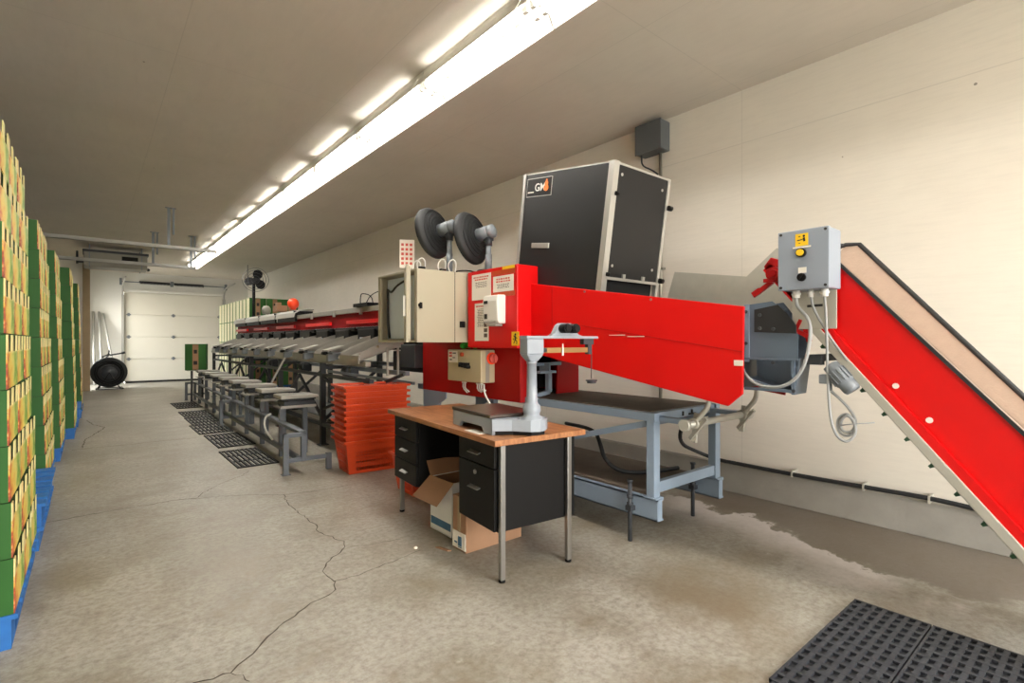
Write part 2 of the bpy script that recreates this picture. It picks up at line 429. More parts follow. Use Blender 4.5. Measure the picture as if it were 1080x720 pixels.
MB().cyl((.72, 19.9, 3.16), (3.62, 19.9, 3.16), .016).box(.70, .76, 19.84, 20, 3.06, 3.26).box(3.58, 3.64, 19.84, 20, 3.06, 3.26).box(2.02, 2.1, 19.86, 20, 3.08, 3.24).build('shaft', 'steel', d1)
sp = MB()
for a, b in ((1.2, 2.0), (2.12, 2.95)):
    sp.tube([(a + (b - a) * i / 160, 19.9 + .042 * math.cos(i * .9), 3.16 + .042 * math.sin(i * .9)) for i in range(161)], .012, 5)
sp.build('torsion_spring', 'black', d1)

# ------------------------------------------------------------------ strip lights
GL = 'fluorescent strip lights in one long row on the ceiling'
SL, XF = 1.275, 2.11
def make_light():
    t = thing('strip_light', 'x', 'strip light', (XF, 0, ZC), 0, GL)
    L = SL - .012
    MB().box(-.055, .055, 0, L, -.075, -.0).build('housing', 'lightwhite', t, local=True)
    r = MB()
    for s in (-1, 1):
        r.hexa([(s * .155, 0, -.185), (s * .159, 0, -.183), (s * .100, 0, -.078), (s * .096, 0, -.08),
                (s * .155, L, -.185), (s * .159, L, -.183), (s * .100, L, -.078), (s * .096, L, -.08)])
        for k in range(9):                                    # webs that leave slots for uplight
            y = k * L / 9; wl = L / 9 * (1.0 if k in (0, 8) else .55)
            r.box(min(s * .05, s * .1), max(s * .05, s * .1), y, y + wl, -.079, -.076)
    r.build('reflector', 'lightwhite', t, local=True)
    for s in (-1, 1):
        u = MB().cyl((s * .048, .05, -.125), (s * .048, L - .05, -.125), .0145, n=10).build('tube', 'tube', t, local=True)
        MB().box(s * .048 - .014, s * .048 + .014, .01, .05, -.15, -.075).cyl((s * .048, .02, -.125), (s * .048, .05, -.125), .021).build('socket', 'white', u, local=True)
        MB().box(s * .048 - .014, s * .048 + .014, L - .05, L - .01, -.15, -.075).cyl((s * .048, L - .05, -.125), (s * .048, L - .02, -.125), .021).build('socket', 'white', u, local=True)
    return t
ORD = ['first', 'second', 'third', 'fourth', 'fifth', 'sixth', 'seventh', 'eighth', 'ninth', 'tenth', 'eleventh', 'twelfth', 'thirteenth', 'fourteenth']
L0 = make_light()
ys = [2.34 - SL + SL * k for k in range(-2, 12)]
for i, y in enumerate(ys):
    o = L0 if i == 0 else copy_tree(L0)
    o.location = (XF, y, ZC)
    k = len(ys) - 1 - i
    o['label'] = 'white twin tube strip light, %s from the far end of the ceiling row' % ORD[k] if k else 'white twin tube strip light at the far end of the ceiling row'

# ------------------------------------------------------------------ ceiling tracks, unit, junction box
def rail(y, z, x0, x1, hang, label):
    t = thing('door_track', label, 'door track', ((x0 + x1) / 2, y, z))
    MB().box(x0, x1, y - .03, y + .03, z - .035, z - .028).box(x0, x1, y - .03, y - .024, z - .035, z + .02).box(x0, x1, y + .024, y + .03, z - .035, z + .03).build('rail', 'pipegrey', t)
    for x in hang:
        MB().box(x - .02, x + .02, y - .004, y + .004, z, ZC).box(x + .05, x + .08, y - .004, y + .004, z + .2, ZC).box(x - .05, x + .1, y - .02, y + .02, ZC - .01, ZC).build('hanger', 'steel', t)
rail(9.9, 2.83, -1.65, 1.66, (.98,), 'steel horizontal door track under the ceiling, nearer one with the paired hanger')
rail(12.3, 2.82, -1.65, 1.68, (.96, 1.6), 'steel horizontal door track under the ceiling, farther one before the grey unit')
t = thing('ceiling_unit', 'flat grey metal unit hung under the ceiling above the hose reel', 'ceiling unit', (.46, 14.9, 2.95))
MB().box(-.11, 1.04, 14.7, 15.3, 2.97, 3.30).build('casing', 'unitgrey', t, bevel=.01)
MB().box(-.13, 1.06, 14.66, 15.34, 3.29, 3.34).build('lid', 'darksteel', t)
MB().box(.56, .86, 14.69, 14.71, 3.1, 3.24).build('vent', 'black', t)
MB().box(-.02, .0, 14.68, 14.72, 2.95, ZC).box(.92, .94, 14.68, 14.72, 2.95, ZC).box(-.02, .0, 15.28, 15.32, 2.95, ZC).box(.92, .94, 15.28, 15.32, 2.95, ZC).build('hanger', 'steel', t)
MB().cyl((-.22, 14.8, 3.07), (-.11, 14.8, 3.07), .03).cyl((-.22, 14.8, 3.02), (-.22, 14.8, 3.3), .02).ball((1.06, 14.75, 2.98), .035).build('pipe_fitting', 'darksteel', t)

t = thing('junction_box', 'dark grey electrical junction box high on the wall under the ceiling', 'junction box', (4.27, 3.0, 3.13))
MB().box(4.18, 4.33, 2.85, 3.14, 3.14, 3.42).build('enclosure', 'jbox', t, bevel=.008)
MB().box(4.17, 4.182, 2.845, 3.145, 3.135, 3.425).build('cover', 'jbox', t, bevel=.004)
MB().tube([(4.22, 3.1, 3.14), (4.22, 3.1, 3.04), (4.25, 3.0, 2.98), (4.28, 2.95, 2.93)], .008, sub=2).tube([(4.25, 3.1, 3.42), (4.25, 3.05, 3.45), (4.25, 2.9, 3.45)], .01, sub=1).build('wire', 'darksteel', t)
t = thing('conduit', 'thin zinc conduit running down the wall behind the black machine box', 'conduit', (4.30, 2.94, .75))
MB().cyl((4.305, 2.94, .75), (4.305, 2.94, 3.14), .016, n=10).build('pipe', 'conduit', t)
for z in (1.3, 2.0, 2.8):
    MB().box(4.285, 4.33, 2.90, 2.98, z, z + .02).build('clip', 'conduit', t)

# ------------------------------------------------------------------ cartons and pallets
CH, CW, CD = .238, .392, .50
def make_carton():
    t = thing('fruit_carton', 'x', 'carton')
    b = MB().prism([(-CD, 0), (-.004, 0), (-.004, .150), (-.09, .150), (-.09, CH - .006), (-CD, CH - .006)], 'y', -CW / 2 + .004, CW / 2 - .004)
    b.mi = 1
    b.box(-.091, -.088, -CW / 2 + .005, CW / 2 - .005, .150, CH - .007).box(-.09, -.005, -CW / 2 + .005, CW / 2 - .005, .1495, .152).box(-.09, -.006, -CW / 2 + .0045, -CW / 2 + .006, .152, CH - .007).box(-.09, -.006, CW / 2 - .006, CW / 2 - .0045, .152, CH - .007)
    b.mi = 0
    b.box(-CD, -.004, -CW / 2, -CW / 2 + .0045, 0, CH - .004).box(-CD, -.004, CW / 2 - .0045, CW / 2, 0, CH - .004)
    b.build('body', ['cgreen', 'cshade'], t, local=True)
    w = CW / 2
    p = [(-w, .002), (w, .002), (w, CH - .004), (w - .045, CH - .004), (w - .055, .160), (.040, .160), (.03, CH - .004), (-.03, CH - .004), (-.04, .160), (-w + .055, .160), (-w + .045, CH - .004), (-w, CH - .004)]
    MB().prism(p, 'x', -.004, .0).build('end_panel', 'print', t, local=True)
    return t
def make_pallet():
    t = thing('pallet', 'x', 'pallet')
    for i in range(7): MB().box(-.54, .54, -.60 + i * .179, -.60 + i * .179 + .126, .122, .143).build('deck_board', 'palletblue', t, local=True)
    for x in (-.52, -.05, .42): MB().box(x, x + .1, -.6, .6, .1, .122).build('stringer_board', 'palletblue', t, local=True)
    for x in (-.52, -.05, .42):
        for y in (-.6, -.07, .46): MB().box(x, x + .1, y, y + .14, .02, .1).build('block', 'palletblue', t, local=True)
    for x in (-.52, -.05, .42): MB().box(x, x + .1, -.6, .6, .0, .02).build('bottom_board', 'palletblue', t, local=True)
    return t
CARTON, PALLET = make_carton(), make_pallet()
first = {'c': True, 'p': True}
def put(kind, loc, rz, label, group):
    src = CARTON if kind == 'c' else PALLET
    o = src if first[kind] else copy_tree(src)
    first[kind] = False
    o.location = loc; o.rotation_euler = (0, 0, rz); o['label'] = label
    if group: o['group'] = group
    return o
STK = [  # name, y0, x of face at floor, layers
    ('nearest', 3.02, -.245, 9), ('second', 5.62, -.272, 9), ('third', 7.4, -.238, 9), ('fourth', 9.0, -.150, 9), ('farthest', 11.36, -.105, 9)]
LAY = ['top layer', 'second layer down', 'third layer down', 'fourth layer down', 'fifth layer down', 'sixth layer down', 'seventh layer down', 'eighth layer down', 'bottom layer']
COLS = ['near', 'middle', 'far']
for nm, y0, xf, nl in STK:
    put('p', (xf - .532, y0 + .60, 0), 0, 'blue wooden pallet under the %s stack of green cartons' % nm if nm != 'nearest' else 'blue wooden pallet under the carton stack nearest the camera', 'blue pallets under the carton stacks')
    for l in range(nl):
        for k in range(3):
            z = .1435 + l * CH
            put('c', (xf - .026 * z + random.uniform(-.004, .004), y0 + .2 + k * .4, z), random.uniform(-.012, .012),
                'printed green fruit carton, %s, %s column of the %s stack' % (LAY[nl - 1 - l], COLS[k], nm), 'fruit cartons of the %s stack on the left' % nm)
# second row of the nearest stack, behind its green front
for l in range(9):
    z = .1435 + l * CH
    put('c', (STK[0][2] - .51 - .026 * z, 3.22, z), 0, 'green fruit carton, %s, inner front column of the nearest stack' % LAY[8 - l], 'inner fruit cartons of the nearest stack')
# empty pallets between the stacks
for j, (x, y) in enumerate(((-.765, 4.92), (-.66, 10.78))):
    for l in range(2):
        put('p', (x + .01 * l, y + .02 * l, .144 * l), 0, 'empty blue pallet, %s of the pair %s' % (('lower', 'upper')[l], ('behind the nearest carton stack', 'between the fourth and farthest carton stacks')[j]), 'empty blue pallets between the stacks')
put('c', (-.30, 4.55, .288), 0, 'single green fruit carton lying on the empty pallets behind the nearest stack', None)

# ------------------------------------------------------------------ hose reel, pipes at the back
t = thing('hose_reel', 'black hose reel standing on a wire stand by the overhead door', 'hose reel', (.36, 17.75, 0))
cx, cz = .36, .46
MB().lathe([(.10, 0), (.35, .02), (.40, .05), (.405, .13), (.35, .16), (.35, .30), (.405, .33), (.40, .41), (.1, .44)], (cx, 17.58, cz), (0, 1, 0), n=36).build('drum', 'rubber', t)
MB().lathe([(.0, 0), (.16, .0), (.17, .02), (.12, .03), (.06, .05), (0, .05)], (cx, 17.545, cz), (0, 1, 0), n=24).build('hub', 'darksteel', t)
hz = MB()
for r in (.26, .31): hz.tube([(cx + r * math.cos(a * PI / 16), 17.575, cz + r * math.sin(a * PI / 16)) for a in range(32)], .018, 6, closed=True)
hz.build('hose', 'black', t)
MB().tube([(.08, 17.5, .02), (.66, 17.5, .02), (.66, 18.08, .02), (.08, 18.08, .02)], .016, 6, closed=True).tube([(.12, 17.5, .02), (cx, 17.52, cz), (.6, 17.5, .02)], .014, 6).tube([(.12, 18.08, .02), (cx, 18.05, cz), (.6, 18.08, .02)], .014, 6).build('stand', 'black', t)
MB().tube([(.2, 17.55, .88), (.34, 17.55, .95), (.36, 17.55, 1.06)], .02, 6).tube([(.36, 17.55, .93), (.62, 17.55, .98)], .02, 6).cyl((.62, 17.55, .98), (.7, 17.55, 1.0), .03).tube([(.3, 17.8, .86), (.36, 17.56, .96)], .02, 6).build('hose_guide', 'darksteel', t)
t.location.x += .04
for i, (xa, xb, zt) in enumerate(((.07, .1, 2.2), (.2, .28, 2.2), (.3, .62, 2.15))):
    o = MB().cyl((xb, 19.35, .02), (xa, 19.93, zt), .032, n=10).build('plastic_pipe', 'pipegrey')
    recenter(o)
    tag(o, ['grey pipe leaning on the back wall, closest to the timber post', 'grey pipe leaning on the back wall, middle one behind the hose reel', 'grey pipe leaning at the widest slant behind the hose reel'][i], 'pipe', 'pipes leaning behind the hose reel')

# ------------------------------------------------------------------ tall cartons on the right far wall
def make_tall():
    t = thing('tall_carton', 'x', 'carton')
    MB().box(-.195, .195, -.19, .19, 0, .565).build('body', 'cgreen', t, local=True, bevel=.004)
    MB().box(-.199, -.195, -.02, .11, .01, .555).box(-.199, -.195, -.16, -.06, .01, .555).build('side_print', 'cream', t, local=True)
    p = MB().box(-.055, .055, -.194, -.19, .01, .555); p.mi = 1
    p.box(-.03, .03, -.196, -.194, .36, .44).box(-.035, .035, -.196, -.194, .12, .2).build('front_label', ['cardboard', 'ink'], t, local=True)
    return t
TALL = make_tall(); tf = True
def put_tall(loc, label, group=None, rz=0):
    global tf
    o = TALL if tf else copy_tree(TALL)
    tf = False
    o.location = loc; o.rotation_euler = (0, 0, rz); o['label'] = label
    if group: o['group'] = group
TIER = ['bottom tier', 'second tier up', 'third tier up', 'top tier']
for k in range(10):
    for l in range(4):
        put_tall((3.33, 14.5 + k * .4, .145 + l * .568), 'striped carton by the far right wall, %s, %s column back' % (TIER[l], ORD[k]), 'tall cartons stacked at the far right wall')
for x, nm in ((3.74, 'middle'), (4.13, 'wall side')):
    for l in range(4):
        put_tall((x, 14.5, .145 + l * .568), 'green carton behind the sorting line, %s, %s front column' % (TIER[l], nm), 'front cartons of the far right stack')
for j in range(3):
    put('p', (3.72, 14.92 + j * 1.33, 0), 0, 'blue pallet under the far right cartons, %s one' % ('nearest', 'middle', 'farthest')[j], 'pallets of the far right stack')

# ------------------------------------------------------------------ foot rail, mats and scale stands
t = thing('foot_rail', 'long low grey steel rail frame standing in front of the row of scales', 'rail frame', (1.47, 5.25, 0))
for y, s in ((5.25, 1), (8.87, -1), (13.3, -1)):
    f = MB().box(1.445, 1.495, y - .025, y + .025, 0, .40).box(1.612, 1.662, y - .025, y + .025, .115 if s > 0 else 0, .40).box(1.445, 1.662, y - .025, y + .025, .36, .40)
    f.box(1.445, 1.90, y - .02, y + .02, .115, .155).box(1.86, 1.91, y - .025, y + .025, 0, .165)
    f.box(1.43, 1.51, y - .04, y + .04, 0, .008)
    f.build('end_frame', 'railsteel', t, bevel=.003)
MB().box(1.60, 1.672, 5.26, 13.3, .378, .408).build('top_rail', 'railsteel', t, bevel=.004)
MB().box(1.57, 1.62, 5.26, 13.3, .125, .165).build('lower_rail', 'railsteel', t, bevel=.004)
t.rotation_euler = (0, 0, -math.radians(1.2))
o = MB().tube([(1.61, 6.45, .43), (1.66, 6.5, .45), (1.60, 6.55, .41), (1.58, 6.5, .28), (1.62, 6.3, .17)], .012, 6, sub=2).build('strap', 'white')
recenter(o); tag(o, 'short white strap looped over the low grey rail', 'strap')

def slotted_mat(x0, x1, y0, y1, label):
    m = MB()
    n = 9; w = (x1 - x0) / (n * 2 - 1) * 1.1
    for i in range(n):
        x = x0 + (x1 - x0 - w) * i / (n - 1); m.box(x + w * .12, x + w * .88, y0, y1, 0, .016)
    for i in range(4):
        y = y0 + (y1 - y0 - .02) * i / 3; m.box(x0, x1, y, y + .022, 0, .013)
    o = m.build('slotted_mat', 'rubber'); recenter(o)
    tag(o, label, 'floor mat', 'slotted mats along the low rail')
SM = [(1.16, 1.565, 5.82, 6.80), (1.20, 1.62, 7.07, 8.10), (1.17, 1.60, 8.27, 9.2), (1.22, 1.65, 9.22, 10.15), (1.24, 1.67, 10.17, 11.1), (1.29, 1.72, 11.72, 12.78)]
for i, a in enumerate(SM):
    slotted_mat(*a, 'black slotted rubber mat beside the low rail, %s' % ['closest to the orange crates', 'second from the orange crates', 'third from the orange crates', 'fourth from the orange crates', 'fifth from the orange crates', 'farthest, by the overhead door'][i])

def make_stand():
    t = thing('scale_stand', 'x', 'scale stand', (0, 0, 0), 0, 'packing scales on stands along the sorting line')
    MB().box(-.17, -.12, -.02, .03, 0, .555).build('leg', 'railsteel', t, local=True, bevel=.003)
    MB().box(.10, .15, .02, .07, 0, .555).build('leg', 'railsteel', t, local=True, bevel=.003)
    MB().box(-.19, .20, -.13, .17, .55, .562).box(-.19, .2, -.13, -.125, .55, .58).build('shelf', 'chutegrey', t, local=True)
    s = MB().box(-.15, .19, -.11, .15, .575, .625).box(-.17, .20, -.12, .16, .64, .655).box(-.1, .1, -.08, .1, .62, .645)
    for x in (-.13, .16):
        for y in (-.09, .12): s.cyl((x, y, .56), (x, y, .58), .018, n=8)
    s.build('scale_body', 'darksteel', t, local=True, bevel=.006)
    MB().prism([(-.19, .655), (.22, .655), (.22, .69), (-.18, .70), (-.19, .69)], 'y', -.145, .175).build('platform', 'chutegrey', t, local=True, bevel=.006)
    return t
st = make_stand()
for i in range(8):
    o = st if i == 0 else copy_tree(st)
    o.location = (1.82 + .0135 * i, 6.14 + i * .90, 0)
    o['label'] = 'small grey scale on a two legged stand, %s' % (['closest to the orange crates'] + ['%s from the orange crates' % w for w in ORD[1:7]] + ['last one beside the upright green carton'])[i]
t = thing('carton_stand', 'low grey stand carrying the upright green carton at the far end', 'stand', (1.84, 13.05, 0))
MB().box(1.62, 1.98, 12.9, 13.2, .665, .68).build('shelf', 'chutegrey', t)
MB().box(1.68, 1.72, 12.95, 12.99, 0, .665).build('leg', 'darksteel', t); MB().box(1.90, 1.94, 13.1, 13.14, 0, .665).build('leg', 'darksteel', t)
put_tall((1.80, 13.04, .68), 'green carton with tan centre stripe upright at the far end of the scales', rz=-.25)

# ------------------------------------------------------------------ sorting line
t = thing('sorting_line', 'long grey and red fruit sorting line with a row of sloping chutes', 'sorting machine', (2.7, 9.6, 0))
Y0, Y1 = 5.05, 14.0
h = MB().box(2.80, 2.83, Y0, Y1, 1.49, 1.70).box(2.83, 3.06, Y0, Y1, 1.49, 1.51).build('housing', 'maroon', t)
for i in range(5):
    MB().box(2.765, 2.80, 5.9 + i * 1.75, 7.0 + i * 1.75, 1.54, 1.59).build('guard_strip', 'red', h)
MB().box(2.77, 2.84, Y0 - .1, Y1, 1.69, 1.755).build('top_rail', 'chutegrey', t, bevel=.004)
for i in range(9):
    y = 5.5 + i * .97
    MB().box(2.745, 2.775, y, y + .04, 1.66, 1.74).build('bracket', 'chutegrey', t)
for i in range(4):                                                 # pale curved covers over the far half
    y = 9.2 + i * 1.22
    p = [(2.70, 1.72), (2.72, 1.80), (2.80, 1.85), (2.95, 1.88), (3.05, 1.87), (3.05, 1.85), (2.95, 1.86), (2.81, 1.83), (2.735, 1.79), (2.715, 1.72)]
    c = MB().prism(p, 'y', y, y + 1.12).build('cover', 'pipegrey', t)
    MB().box(2.72, 3.04, y + .02, y + .05, 1.74, 1.83).box(2.735, 2.775, y + .03, y + 1.09, 1.65, 1.775).build('cover_end', 'black', c)
for i in range(11):                                                # black solenoid boxes under the red guard
    y = 5.15 + i * .80
    b = MB().box(2.70, 2.85, y, y + .50, 1.27, 1.46).box(2.73, 2.9, y - .12, y + .6, 1.44, 1.49).build('solenoid_box', 'black', t, bevel=.008)
    MB().box(2.694, 2.70, y + .22, y + .42, 1.30, 1.355).build('label_plate', 'cabinet_in', b)
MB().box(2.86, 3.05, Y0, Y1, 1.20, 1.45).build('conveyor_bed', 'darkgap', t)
MB().box(2.76, 2.80, Y0, Y1, 1.475, 1.492).build('lower_rail', 'cabinet_in', t)
# chutes
NCH = 10
for i in range(NCH):
    y = 5.45 + i * .872
    z0, z1, x0, x1 = 1.095, 1.345, 2.19, 2.98
    w = .27
    def zz(x): return z0 + (z1 - z0) * (x - x0) / (x1 - x0)
    c = MB()
    c.hexa([(x0, y - w, z0), (x0, y + w, z0), (x1, y + w, z1), (x1, y - w, z1), (x0, y - w, z0 + .008), (x0, y + w, z0 + .008), (x1, y + w, z1 + .008), (x1, y - w, z1 + .008)])
    for yy in (y - w, y + w - .008):
        c.prism([(x0 + .01, z0), (x1, z1), (x1, z1 + .10), (x0 + .42, zz(x0 + .42) + .125), (x0 + .12, zz(x0 + .12) + .10), (x0, z0 + .075)], 'x' if 0 else 'y', yy, yy + .008)
    c.box(x0 - .012, x0, y - w, y + w, z0 - .03, z0 + .055)
    c = c.build('chute', 'chutegrey', t)
    if i:
        MB().box(2.14, 2.26, y - .36, y - .29, 1.07, 1.15).box(2.17, 2.33, y - .40, y - .26, 1.15, 1.175).build('gate_block', 'steel', c, bevel=.006)
        g = MB().hexa([(2.12, y - .42, 1.18), (2.32, y - .42, 1.235), (2.32, y - .24, 1.235), (2.12, y - .24, 1.18), (2.11, y - .42, 1.20), (2.31, y - .42, 1.255), (2.31, y - .24, 1.255), (2.11, y - .24, 1.20)])
        g.build('gate_flap', 'chutegrey', c)
        MB().cyl((2.16, y - .24, 1.16), (2.16, y - .12, 1.16), .022, n=8).box(2.2, 2.3, y - .26, y - .2, 1.12, 1.2).build('gate_cylinder', 'black', c)
MB().box(2.22, 2.28, 5.1, 13.9, 1.035, 1.085).build('front_beam', 'chutegrey', t, bevel=.004)
MB().box(2.24, 2.29, Y0, 13.9, .86, .90).build('middle_beam', 'darksteel', t)
MB().box(2.55, 2.6, 4.85, 13.9, .94, .985).box(3.0, 3.06, 4.85, 13.9, .98, 1.03).build('inner_beam', 'steel', t)
MB().box(2.24, 2.29, Y0 + .6, 13.9, .24, .28).build('bottom_beam', 'darksteel', t)
ly = [6.5, 8.35, 10.2, 12.05, 13.85]
for y in ly:
    for x in (2.265, 3.03):
        MB().box(x - .03, x + .03, y - .03, y + .03, 0, 1.04 if x < 2.5 else 1.46).box(x - .06, x + .06, y - .06, y + .06, 0, .008).build('leg', 'darksteel', t)
    MB().bar((2.27, y, .30), (3.03, y, .95), .035, .035).bar((2.27, y, .97), (3.03, y, .97), .04, .04).bar((2.27, y, .26), (3.03, y, .26), .04, .04).build('cross_brace', 'darksteel', t)
for a, b in zip(ly, ly[1:]):
    MB().bar((2.265, a, .32), (2.265, (a + b) / 2, .84), .03, .03).bar((2.265, b, .32), (2.265, (a + b) / 2, .84), .03, .03).build('side_brace', 'darksteel', t)
MB().bar((2.265, 5.35, .55), (2.265, 6.5, .86), .03, .03).bar((2.55, 4.9, .95), (2.265, 6.5, .45), .03, .03).build('side_brace', 'darksteel', t)
MB().bar((2.03, 7.95, .70), (2.2, 7.9, 1.06), .025, .025).build('prop', 'chutegrey', t)
for y in (6.0, 7.7, 9.4, 11.2):
    MB().cyl((2.45, y, .93), (2.45, y + .22, .93), .065, n=14).box(2.4, 2.5, y - .06, y, .87, .97).build('drive_motor', 'darksteel', t)
MB().box(2.42, 3.02, 5.6, 13.6, .28, .30).build('lower_shelf', 'steel', t)
# near end transfer section reaching under the cabinet
MB().box(2.78, 3.36, 4.78, 5.60, .96, 1.19).box(2.62, 2.78, 4.78, 5.10, 1.02, 1.27).build('transfer_section', 'darksteel', t, bevel=.01)
MB().box(2.30, 2.55, 4.95, 5.0, 1.235, 1.26).box(2.40, 2.42, 4.97, 4.99, .94, 1.24).box(2.52, 2.54, 4.97, 4.99, .94, 1.24).build('end_bracket', 'chutegrey', t)
MB().bar((2.62, 4.80, .86), (2.30, 6.4, .93), .03, .03).bar((2.9, 4.8, .25), (2.35, 6.4, .5), .035, .035).build('tie_rod', 'steel', t)
MB().box(2.9, 2.96, 4.9, 4.96, 0, 1.05).build('leg', 'darksteel', t)
# wires above the near end
MB().tube([(2.8, 6.6, 1.75), (2.8, 6.6, 1.93), (2.8, 6.5, 1.94), (2.85, 6.35, 1.9), (2.85, 6.3, 1.76)], .006, 6, sub=2).tube([(2.8, 6.45, 1.78), (2.8, 6.25, 1.92), (2.85, 5.9, 1.95), (2.85, 5.8, 1.78)], .006, 6, sub=2).tube([(2.82, 5.65, 1.76), (2.82, 5.5, 1.9), (2.82, 5.3, 1.94), (2.82, 5.2, 1.85), (2.82, 5.4, 1.82)], .007, 6, sub=2).box(2.72, 2.9, 6.2, 6.65, 1.755, 1.80).box(2.75, 2.86, 5.2, 5.55, 1.80, 1.84).build('loose_wire', 'black', t)
o = MB().ball((2.86, 9.75, 1.99), .10).cyl((2.86, 9.75, 1.88), (2.86, 9.75, 1.92), .05).build('beacon', 'orangeball'); recenter(o)
tag(o, 'bright orange rounded beacon on top of the sorting line by the cartons', 'beacon')
o = MB().lathe([(.07, 0), (.09, .06), (.085, .12), (.05, .17), (0, .18)], (2.86, 11.6, 1.875), (0, 0, 1)).build('dome_lamp', 'unitgrey'); recenter(o)
tag(o, 'grey dome shaped lamp on top of the sorting line near the far fan', 'lamp')
o = MB().box(2.78, 2.98, 10.5, 10.8, 1.88, 2.0).box(2.80, 2.88, 10.55, 10.7, 2.0, 2.06).build('valve_box', 'cardboard', bevel=.01); recenter(o)
tag(o, 'small brown box on top of the sorting line between dome lamp and beacon', 'box')

# ------------------------------------------------------------------ fans
def make_fan(name, label, c, foot_z, aim, r=.23, depth=.10):
    """pedestal fan: c is the guard centre, aim the blowing direction; pole goes down to foot_z"""
    aim = Vector(aim).normalized(); c = Vector(c)
    base = c - aim * .16
    t = thing(name, label, 'fan', (base.x, base.y, foot_z))
    MB().cyl((base.x, base.y, foot_z), (base.x, base.y, foot_z + .02), .10, n=24).build('base', 'darksteel', t)
    MB().cyl((base.x, base.y, foot_z), (base.x, base.y, base.z - .06), .024, n=12).cyl((base.x, base.y, foot_z), (base.x, base.y, foot_z + (base.z - foot_z) * .45), .03, n=12).build('pole', 'steel', t)
    g = MB().lathe([(.07, -.055), (r * .55, -.05), (r * .9, -.02), (r, .0), (r + .008, .012), (r + .008, .045), (r, .05), (r - .012, .045), (r - .012, .0), (r * .55, -.04), (.07, -.045)], c, aim, n=44)
    a = aim.orthogonal().normalized(); b = aim.cross(a)
    for rr, d in ((.11, -.058), (.14, -.058), (.17, -.047), (.20, -.03)):
        g.tube([c + aim * d + (a * math.cos(i * PI / 20) + b * math.sin(i * PI / 20)) * rr for i in range(40)], .005, 5, closed=True)
    g.build('rear_guard', 'rubber', t)
    f = MB()
    for rr in (.06, .10, .14, .18, r): f.tube([c + aim * (.09 - .04 * (rr / r) ** 2) + (a * math.cos(i * PI / 20) + b * math.sin(i * PI / 20)) * rr for i in range(40)], .003, 5, closed=True)
    for i in range(24):
        d = a * math.cos(i * PI / 12) + b * math.sin(i * PI / 12); f.tube([c + aim * .092 + d * .03, c + aim * .05 + d * r], .0025, 4)
    f.build('front_guard', 'black', t)
    bl = MB()
    for i in range(5):
        an = i * 2 * PI / 5; d = a * math.cos(an) + b * math.sin(an); e = -a * math.sin(an) + b * math.cos(an)
        bl.hexa([c + d * .03 - e * .02 + aim * .01, c + d * .03 + e * .02 + aim * .03, c + d * r * .85 + e * .08 + aim * .04, c + d * r * .85 - e * .06 + aim * .0,
                 c + d * .03 - e * .02 + aim * .014, c + d * .03 + e * .02 + aim * .034, c + d * r * .85 + e * .08 + aim * .044, c + d * r * .85 - e * .06 + aim * .004])
    bl.cyl(c - aim * .02, c + aim * .06, .035).build('blades', 'black', t)
    mo = MB().lathe([(.062, -.05), (.062, -.15), (.055, -.165)], c, aim, n=24).lathe([(.055, -.165), (.06, -.17), (.06, -.21), (.045, -.222), (0, -.224)], c, aim, n=24)
    mo.build('motor_housing', 'steel', t, bevel=.0)
    q = c - aim * .16
    MB().cyl((q.x, q.y, q.z - .12), (q.x, q.y, q.z - .05), .034, n=14).box(q.x - .035, q.x + .035, q.y - .03, q.y + .03, q.z - .075, q.z - .05).build('tilt_joint', 'darksteel', t)
    return t
make_fan('pedestal_fan', 'dark grey round fan standing on top of the beige control cabinet', (2.462, 4.10, 2.305), 1.902, (-.42, 1, -.22))
make_fan('pedestal_fan', 'dark grey round fan standing on top of the red box with papers', (2.635, 3.74, 2.225), 1.902, (-.42, 1, -.22))
# far fan, seen from the front
t = thing('pole_fan', 'black three bladed fan on a pole at the far end of the sorting line', 'fan', (2.98, 13.2, 1.85))
c = Vector((2.98, 13.0, 2.73)); aim = Vector((-.35, -1, .05)).normalized(); a = aim.orthogonal().normalized(); b = aim.cross(a)
MB().cyl((2.98, 13.2, 1.7), (2.98, 13.2, 2.75), .035, n=10).cyl((2.85, 13.2, 2.6), (2.85, 13.2, 3.1), .008, n=6).build('pole', 'black', t)
f = MB()
for rr in (.09, .16, .22, .275): f.tube([c + aim * (.1 - .06 * rr / .275) + (a * math.cos(i * PI / 16) + b * math.sin(i * PI / 16)) * rr for i in range(32)], .005, 5, closed=True)
f.build('guard', 'darksteel', t)
bl = MB()
for i in range(3):
    an = i * 2 * PI / 3 + PI / 2; d = a * math.cos(an) + b * math.sin(an)
    q = c + d * .14; w = aim.cross(d) + aim * .35
    ring = [q + d * (.11 * math.cos(k * PI / 8)) + w * (.10 * math.sin(k * PI / 8)) for k in range(16)]
    A = [bl._v(p) for p in ring]; B = [bl._v(p - aim * .01) for p in ring]
    bl._f(A); bl._f(B[::-1])
    for k in range(16): bl._f([A[k], A[(k + 1) % 16], B[(k + 1) % 16], B[k]])
bl.cyl(c - aim * .03, c + aim * .04, .05).build('blades', 'black', t)
MB().lathe([(.07, -.03), (.09, -.08), (.08, -.2), (.03, -.24)], c, aim).build('motor_housing', 'black', t)

# ------------------------------------------------------------------ grading machine
t = thing('grading_machine', 'red fruit grading machine with sloping red guard on a blue grey frame', 'grading machine', (3.1, 3.0, 0))
